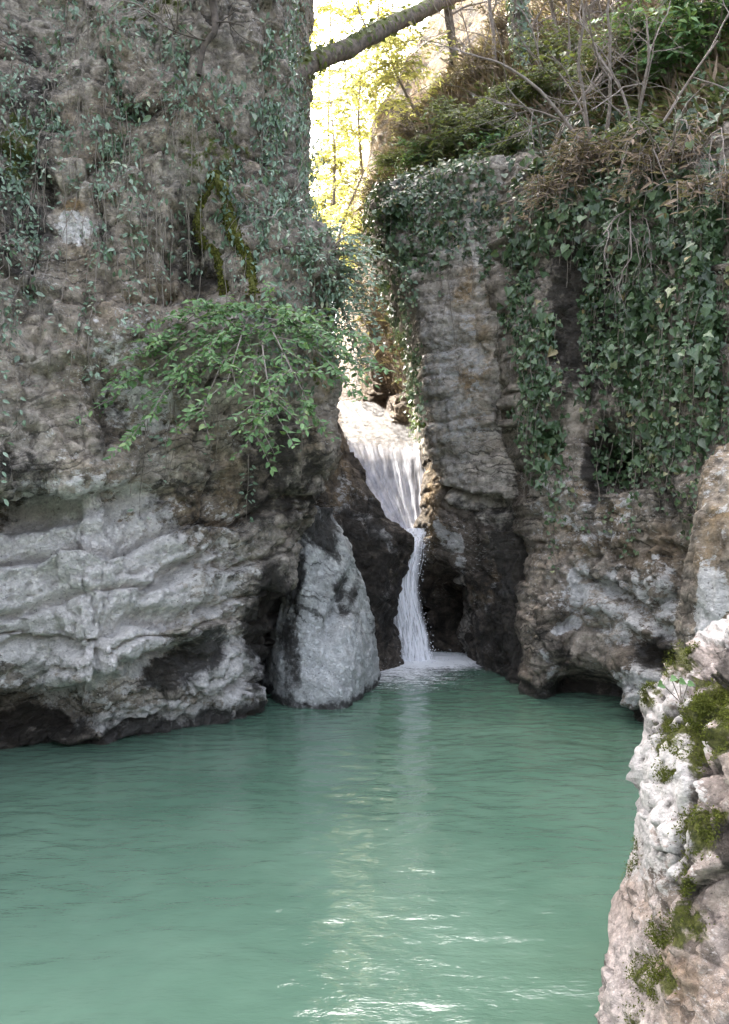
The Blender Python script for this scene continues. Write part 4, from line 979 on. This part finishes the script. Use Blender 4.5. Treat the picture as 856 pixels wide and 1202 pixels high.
shrub('brown dry shrub hanging where the slope meets the sky gap', 446, 235, .5, .6, 16, .09, M_dead, 53, droop=.8)
shrub('tall dry brown shrub near the top of the slope between two trunks', 590, 60, 1.0, 1.2, 26, .09, M_dead, 54)
shrub('dark green shrub on the rim right of the dead hanging fern', 760, 215, .9, .7, 24, .13, M_olive, 55, tint=(0, .7))
shrub('dry brown shrub at the top of the frame above the bare twigs', 690, 30, 1.4, 1.4, 22, .10, M_dead, 56)

shrub('pale dead fern hanging over the right cliff rim between ivy and the low leafy shrub', 725, 195, .9, .45, 20, .16, M_dead, 57, 'long', 'fern', 'fern', droop=1.2, rockname='right_cliff')
shrub('withered brown fern on the rim under the bright green shrub', 785, 205, .9, .5, 20, .16, M_dead, 58, 'long', 'fern', 'fern', droop=1.2, rockname='right_cliff')
shrub('grassy olive tuft spilling over the rim right of the ivy topped grey cliff', 610, 205, .8, .5, 20, .2, M_olive, 59, 'long', 'grass_tuft', 'grass tuft', droop=.9)
shrub('brown dry bush on the slope above the withered fern', 745, 110, 1.1, 1.1, 24, .10, M_dead, 60)
shrub('olive bush on the slope between the bare crooked shrub and the ivy wrapped trunk', 660, 90, 1.1, 1.0, 24, .12, M_olive, 64)
shrub('grassy olive tuft on the ivy topped grey cliff, nearest the sky gap', 468, 205, .6, .5, 20, .2, M_olive, 65, 'long', 'grass_tuft', 'grass tuft', droop=.8)
shrub('grassy olive tuft on the lip of the grey cliff under the olive shrub', 530, 190, .8, .6, 24, .2, M_olive, 66, 'long', 'grass_tuft', 'grass tuft', droop=.8)
shrub('small leafy shrub overhanging the lip where grey cliff and dark right cliff meet', 592, 200, .7, .6, 24, .11, M_bush, 67, tint=(0, .8), droop=.6)
# --- ground litter and dry stalks on the slope, and on the banks above the fall
def litter():
    rng = np.random.default_rng(61); L = Leaves()
    P, N = sample('hillside', 9000, [(560, 130, 200, 160, 1), (760, 90, 170, 130, .8), (800, 190, 100, 70, 1), (470, 350, 60, 110, .8)], rng, .4)
    n = len(P)
    L.add(P + N * rng.uniform(0, .12, n)[:, None], N + rng.normal(0, .5, (n, 3)), rng.normal(0, 1, (n, 3)), rng.uniform(.06, .15, n), tints(n, rng), 'oval')
    return L.build('undergrowth', M_dead)
tag(litter(), 'brown leaf litter covering the steep slope above the right cliff', None, None, 'stuff')
def grass():
    rng = np.random.default_rng(62); L = Leaves()
    P, N = sample('hillside', 9000, [(540, 190, 130, 60, 1), (640, 150, 120, 70, .7), (790, 120, 120, 90, .8), (480, 230, 50, 80, .6)], rng, .8)
    n = len(P)
    L.add(P, np.array([0, -1., .2]) + rng.normal(0, .5, (n, 3)), np.array([0, -.4, 1.]) + rng.normal(0, .45, (n, 3)), rng.uniform(.18, .42, n), tints(n, rng), 'blade', curl=.5)
    return L.build('grass', M_olive)
tag(grass(), 'thin olive grass growing over the slope above the right cliff', None, None, 'stuff')
def dry_grass():
    rng = np.random.default_rng(63); L = Leaves()
    P, N = sample('hillside', 22000, [(500, 130, 110, 130, 1), (620, 80, 160, 90, .8), (475, 300, 40, 130, .5), (780, 50, 140, 60, .7), (800, 180, 90, 60, .8)], rng, .5)
    n = len(P)
    L.add(P, np.array([0, -1., .2]) + rng.normal(0, .5, (n, 3)), np.array([-.1, -.4, 1.]) + rng.normal(0, .5, (n, 3)), rng.uniform(.18, .5, n), tints(n, rng, .1, 1), 'blade', curl=.5)
    return L.build('dry_grass', M_dead)
tag(dry_grass(), 'dry brown stalks standing all over the steep slope', None, None, 'stuff')

# --- bare twigs
def grow(T, p, d, length, r, depth, rng, bend=.25, droop=0.):
    n = 7; q = [p]; d = unit(np.array(d, float))
    for k in range(n):
        d = unit(d + rng.normal(0, bend * .5, 3) + np.array([0, 0, -droop])); p = p + d * length / n; q.append(p)
    q = np.array(q); T.add(q, np.linspace(r, r * .55, len(q)))
    if depth:
        for k in range(rng.integers(2, 5)):
            i = rng.integers(2, n + 1); grow(T, q[i], d + rng.normal(0, .6, 3), length * rng.uniform(.45, .75), r * .5, depth - 1, rng, bend, droop)
def bare(label, px, py, dirs, length, r, depth, seed, rockname='hillside', name='bare_shrub', cat='bare shrub', mat=None, droop=0.):
    rng = np.random.default_rng(seed); p, n = hit(rockname, px, py); o = thing(name, label, cat, tuple(p))
    for d in dirs:
        T = Tubes(5); grow(T, p, d, length, r, depth, rng, droop=droop); T.build('branch', mat or M_twig, o)
    return o
bare('bare grey shrub with long crooked branches leaning left over the slope', 705, 195, [(-.8, -.3, .8), (-.5, -.3, 1), (-.1, -.4, 1)], 2.0, .035, 3, 71, 'right_cliff')
bare('bare shrub fanning thin twigs upward right of the crooked grey one', 745, 190, [(.2, -.4, 1), (-.2, -.3, 1), (.5, -.4, .8)], 1.7, .024, 3, 72, 'right_cliff')
bare('thin bare twigs rising beside the ivy wrapped trunk', 650, 120, [(-.2, -.2, 1), (.1, -.2, 1), (.3, -.2, 1)], 1.9, .022, 3, 73)
bare('pale dead creeper with curling twigs hanging across the dark ivy', 740, 245, [(-.3, -.8, -.6), (.1, -.8, -.6), (-.6, -.8, -.3)], 1.1, .016, 3, 74, 'right_cliff', 'dead_creeper', 'creeper', droop=.12)
bare('bare shrub on the brown slope next to the fallen log', 560, 90, [(-.2, -.2, 1), (.2, -.2, 1), (-.5, -.2, .7)], 1.6, .02, 3, 75)
bare('sparse bare shrub in the upper right corner over green leaves', 800, 60, [(-.3, -.3, 1), (.2, -.3, 1)], 1.8, .022, 3, 76)
bare('dry twig bunch sticking out of the left cliff top near the dark branch', 205, 40, [(.4, -.8, .1), (-.4, -.8, .2), (.1, -.8, -.4)], .9, .012, 2, 77, 'left_cliff')
bare('tangle of thin dry twigs on the left cliff above the bright bush', 330, 250, [(.5, -.8, .2), (.2, -.8, -.5), (-.5, -.7, -.2)], 1.0, .011, 2, 78, 'left_cliff')

bare('tall bare shrub at the rim above the narrow ivy curtain', 640, 200, [(-.3, -.5, 1), (.2, -.5, 1), (.5, -.4, .8)], 1.6, .02, 3, 301, 'right_cliff')
bare('dense bare twigs arching over the dark ivy under the bright green shrub', 780, 225, [(-.6, -.7, .5), (0, -.8, .6), (.4, -.7, .4)], 1.3, .016, 3, 302, 'right_cliff', droop=.06)
bare('bare twigs mixed with brown leaves high on the slope', 720, 80, [(-.3, -.3, 1), (.3, -.3, 1), (0, -.5, .8)], 1.7, .02, 3, 303)
# --- dark branch, mossy root on the left cliff
def clad(pixels, rockname, off):
    return np.array([(lambda h: h[0] + np.array([0, -off, 0]))(hit(rockname, *q)) for q in pixels])
pl = clad([(246, -40), (250, -5), (257, 30), (256, 48), (243, 66), (236, 95)], 'left_cliff', .12)
o = thing('bare_branch', 'dark crooked bare branch hanging down at the top of the left cliff', 'branch', tuple(pl[0]))
T = Tubes(8); q = curve(pl, 40); q[:, 1] = q[:, 1].min() * .5 + q[:, 1] * .5; T.add(q + .012 * np.stack([fbm(q * 5, 2, 201), fbm(q * 5, 2, 202), 0 * q[:, 0]], 1), np.linspace(.055, .03, 40)); T.build('limb', M_bark, o)
T = Tubes(5); rng = np.random.default_rng(5)
for k in (12, 20, 28): grow(T, q[k], (rng.choice([-1, 1]) * .6, -.5, -.4), .5, .012, 1, rng)
T.build('twig', M_bark, o)
def root_path(px):
    p = clad(px, 'left_cliff', -.02); q = curve(p, 46); k = np.ones(9) / 9
    y = np.convolve(np.pad(q[:, 1], 4, 'edge'), k, 'valid'); q[:, 1] = np.minimum(y, q[:, 1] + .1); return q
a = root_path([(252, 205), (250, 222), (240, 240), (234, 262), (240, 285), (256, 300), (262, 325), (264, 345)])
b2 = root_path([(252, 205), (262, 222), (268, 250), (275, 275), (286, 295), (294, 318), (296, 345)])
o = thing('mossy_root', 'forked moss covered root clinging to the left cliff over the bright bush', 'root', tuple(a[0]))
for q, r in ((a, .085), (b2, .105)):
    T = Tubes(10); rr = r * (1 + .35 * fbm(q * 4, 3, 211)) * np.linspace(.7, 1, len(q)) * np.linspace(1.2, .55, len(q)); T.add(q, rr); rb_ = T.build('root_branch', M_root, o)
    Lm = Leaves(); n = 1500; rng = np.random.default_rng(int(r * 1000)); u = rng.uniform(0, len(q) - 1.01, n); an = rng.uniform(math.pi * .9, math.pi * 2.1, n)
    nn = np.stack([np.cos(an), np.sin(an), rng.normal(0, .3, n)], 1); c = catmull(q, u, False) + nn * (np.interp(u, np.arange(len(q)), rr) + rng.uniform(-.01, .02, n))[:, None]
    Lm.add(c, nn + rng.normal(0, .4, (n, 3)), rng.normal(0, .6, (n, 3)) + np.array([0, 0, -.6]), rng.uniform(.025, .06, n), tints(n, rng, 0, 1), 'oval'); Lm.build('moss', M_moss, rb_)

# --- trunks and the fallen log
def trunk(label, pxs, r, mat, seed, name='tree', leaves=0, cat='tree'):
    q = curve([pt(*p) for p in pxs], 30); rng = np.random.default_rng(seed); o = thing(name, label, cat, tuple(q[0]))
    T = Tubes(9); T.add(q + .03 * np.stack([fbm(q * 2, 2, seed), fbm(q * 2, 2, seed + 1), 0 * q[:, 0]], 1), np.linspace(r, r * .7, 30)); T.build('trunk', mat, o)
    T = Tubes(5)
    for k in range(4): grow(T, q[10 + 5 * k], (rng.normal(0, .6), rng.normal(-.2, .4), .7), 1.2, r * .25, 2, rng)
    T.build('branch', M_twig, o)
    if leaves:
        L = Leaves(); u = rng.uniform(0, 29, leaves); c = catmull(q, u, False); an = rng.uniform(0, 6.28, leaves); nn = np.stack([np.cos(an), np.sin(an), .3 + 0 * an], 1)
        L.add(c + nn * r * rng.uniform(.9, 1.9, leaves)[:, None] * np.array([1, 1, .3]), nn + rng.normal(0, .3, (leaves, 3)), np.array([0, 0, -1.]) + rng.normal(0, .5, (leaves, 3)), rng.uniform(.08, .14, leaves), tints(leaves, rng, .1, 1))
        L.build('ivy_leaves', M_ivy2, o)
    return o
trunk('grey tree trunk wrapped in ivy standing on the slope', [(622, 130, 17.2), (614, 60, 17.4), (606, -10, 17.6), (596, -120, 17.9)], .15, M_log, 81, leaves=700)
trunk('brown bare tree trunk standing beside the upper end of the fallen log', [(533, 75, 20.2), (527, 20, 20.4), (520, -40, 20.6), (512, -140, 20.8)], .13, M_log, 82)
trunk('thin pale tree stem standing right of the ivy wrapped trunk', [(668, 110, 17.0), (656, 50, 17.2), (645, -10, 17.4), (632, -100, 17.6)], .055, M_twig, 83)
trunk('slender bare tree stem on the slope between log and ivy wrapped trunk', [(585, 110, 18.2), (580, 50, 18.4), (572, -20, 18.6), (566, -100, 18.8)], .05, M_twig, 84)
q = curve([pt(318, 112, 14.2), pt(365, 76, 14.9), pt(420, 50, 16.0), pt(470, 24, 17.6), pt(520, 2, 19.8), pt(555, -14, 21.5)], 60)
o = thing('fallen_log', 'fallen mossy tree trunk bridging the gap between the two cliffs', 'log', tuple(q[0]))
T = Tubes(14); T.add(q + .05 * np.stack([0 * q[:, 0], fbm(q * 1.5, 2, 221), fbm(q * 1.5, 2, 222)], 1), np.linspace(.19, .17, 60) * (1 + .25 * fbm(q * 3, 3, 223))); T.build('trunk', M_log, o)
rng = np.random.default_rng(9)
for k in (14, 22, 27, 33, 40): T = Tubes(5); grow(T, q[k], (rng.normal(0, .4), -.2, rng.choice([.8, -.5])), .8, .02, 2, rng); T.build('dead_twig', M_twig, o)
L = Leaves(); n = 380; c = catmull(q, rng.uniform(8, 55, n), False); nn = unit(np.stack([rng.normal(0, .3, n), -rng.uniform(0, 1, n), rng.normal(.1, .8, n)], 1))
L.add(c + nn * rng.uniform(.15, .27, n)[:, None], nn + rng.normal(0, .3, (n, 3)), np.array([0, 0, -1.]) + rng.normal(0, .5, (n, 3)), rng.uniform(.07, .13, n), tints(n, rng, .2, 1)); L.build('ivy_leaves', M_olive, o)

# --- sunlit young trees in the gap
def young(label, base, top, n, spread, leaf, seed, name='young_tree', mat=None, tw=.6):
    rng = np.random.default_rng(seed); b, t = pt(*base), pt(*top); o = thing(name, label, 'tree', tuple(b))
    T = Tubes(6); q = curve([b, (b + t) / 2 + rng.normal(0, .12, 3), t], 16); T.add(q, np.linspace(.06, .02, 16)); T.build('trunk', M_twig, o)
    L = Leaves(); T = Tubes(4)
    for k in range(n):
        i = rng.integers(4, 16); e = q[i] + rng.normal(0, 1, 3) * np.array([spread, spread * .6, spread * .6])
        spray(L, T, [q[i], (q[i] + e) / 2 + np.array([0, 0, .15]), e], rng, 6, tw, leaf, .012, (0, 1), step=.1)
    L.build('crown', mat or M_sunny, o); T.build('branch', M_twig, o); return o
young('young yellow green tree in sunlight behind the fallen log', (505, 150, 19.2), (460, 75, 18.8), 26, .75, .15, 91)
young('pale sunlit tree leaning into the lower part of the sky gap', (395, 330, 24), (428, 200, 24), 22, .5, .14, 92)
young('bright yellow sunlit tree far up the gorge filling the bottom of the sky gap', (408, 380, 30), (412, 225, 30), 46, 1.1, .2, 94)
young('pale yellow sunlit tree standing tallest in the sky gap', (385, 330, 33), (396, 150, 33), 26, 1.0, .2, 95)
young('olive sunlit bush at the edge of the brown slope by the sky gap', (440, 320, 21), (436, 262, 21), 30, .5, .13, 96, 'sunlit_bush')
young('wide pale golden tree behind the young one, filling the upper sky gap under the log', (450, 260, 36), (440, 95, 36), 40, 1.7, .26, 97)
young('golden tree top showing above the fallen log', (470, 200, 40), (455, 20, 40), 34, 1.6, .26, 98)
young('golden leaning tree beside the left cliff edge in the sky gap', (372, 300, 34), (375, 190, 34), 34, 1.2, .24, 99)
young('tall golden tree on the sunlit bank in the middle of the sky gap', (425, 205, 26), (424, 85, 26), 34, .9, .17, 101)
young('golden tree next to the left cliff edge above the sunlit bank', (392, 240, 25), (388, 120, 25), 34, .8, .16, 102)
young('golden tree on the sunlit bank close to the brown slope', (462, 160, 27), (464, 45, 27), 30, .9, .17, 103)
young('added very tall golden tree behind the fallen log, colouring the pool reflections', (440, 150, 38), (446, -190, 38), 46, 2.0, .26, 104, tw=1.)  # added, mostly out of view, to tint the water's glitter golden
young('added very tall pale golden tree by the left cliff edge, colouring the pool reflections', (385, 170, 37), (392, -160, 37), 34, 1.6, .24, 105, tw=1.)  # also added, reaching above the view, to warm the pool's reflections
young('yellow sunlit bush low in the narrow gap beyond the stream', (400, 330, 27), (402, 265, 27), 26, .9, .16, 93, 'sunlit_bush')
# moss cushions on the foreground boulder
rng = np.random.default_rng(14)
P, N = sample('mossy_boulder', 30000, [(800, 770, 30, 26, .8), (835, 850, 34, 60, .95, 15), (790, 880, 24, 40, .7), (822, 975, 30, 34, .9), (800, 1090, 40, 26, .95), (770, 1150, 30, 40, .9), (740, 1190, 12, 20, .9), (805, 1030, 9, 60, .8), (760, 820, 14, 30, .8, 30), (780, 910, 20, 16, .8), (845, 960, 14, 18, .8), (745, 1010, 10, 30, .7)], rng, 1.2, 5., thr=.5)
hump = np.clip(.4 + 1.2 * fbm(P * 9, 3, 231), 0, 1); k = hump > .3; P, N, hump = P[k], N[k], hump[k]
L = Leaves(); n = len(P)
L.add(P + N * (rng.uniform(-.004, .03, n) * hump)[:, None], N + rng.normal(0, .6, (n, 3)), N * .8 + rng.normal(0, .6, (n, 3)), rng.uniform(.006, .015, n), tints(n, rng) * .7 + .3 * hump, 'oval')
L.build('moss', M_moss2, ROCKS['mossy_boulder'].obj)
# small sprig on the foreground boulder
p, n = hit('mossy_boulder', 800, 826)
o = thing('sprig', 'tiny sprig of round green leaves growing from the mossy boulder edge', 'plant', tuple(p))
T = Tubes(5); L = Leaves(); rng = np.random.default_rng(3)
for ex, ey, dy, s in [(778, 803, -.05, .045), (788, 796, 0, .035), (798, 799, .02, .04), (808, 802, -.02, .035)]:
    e = pt(ex, ey, p[1] + dy); T = Tubes(5); T.add(curve([p, (p + e) / 2, e], 6), .0025); T.build('stem', M_stem, o)
    L.add(e[None], np.array([[rng.normal(0, .3), -.7, .6]]), np.array([[(-1 if ex < 785 else 1) * .8, -.2, -.3]]), [s], np.array([.55]))
L.build('leaves', M_bush, o)
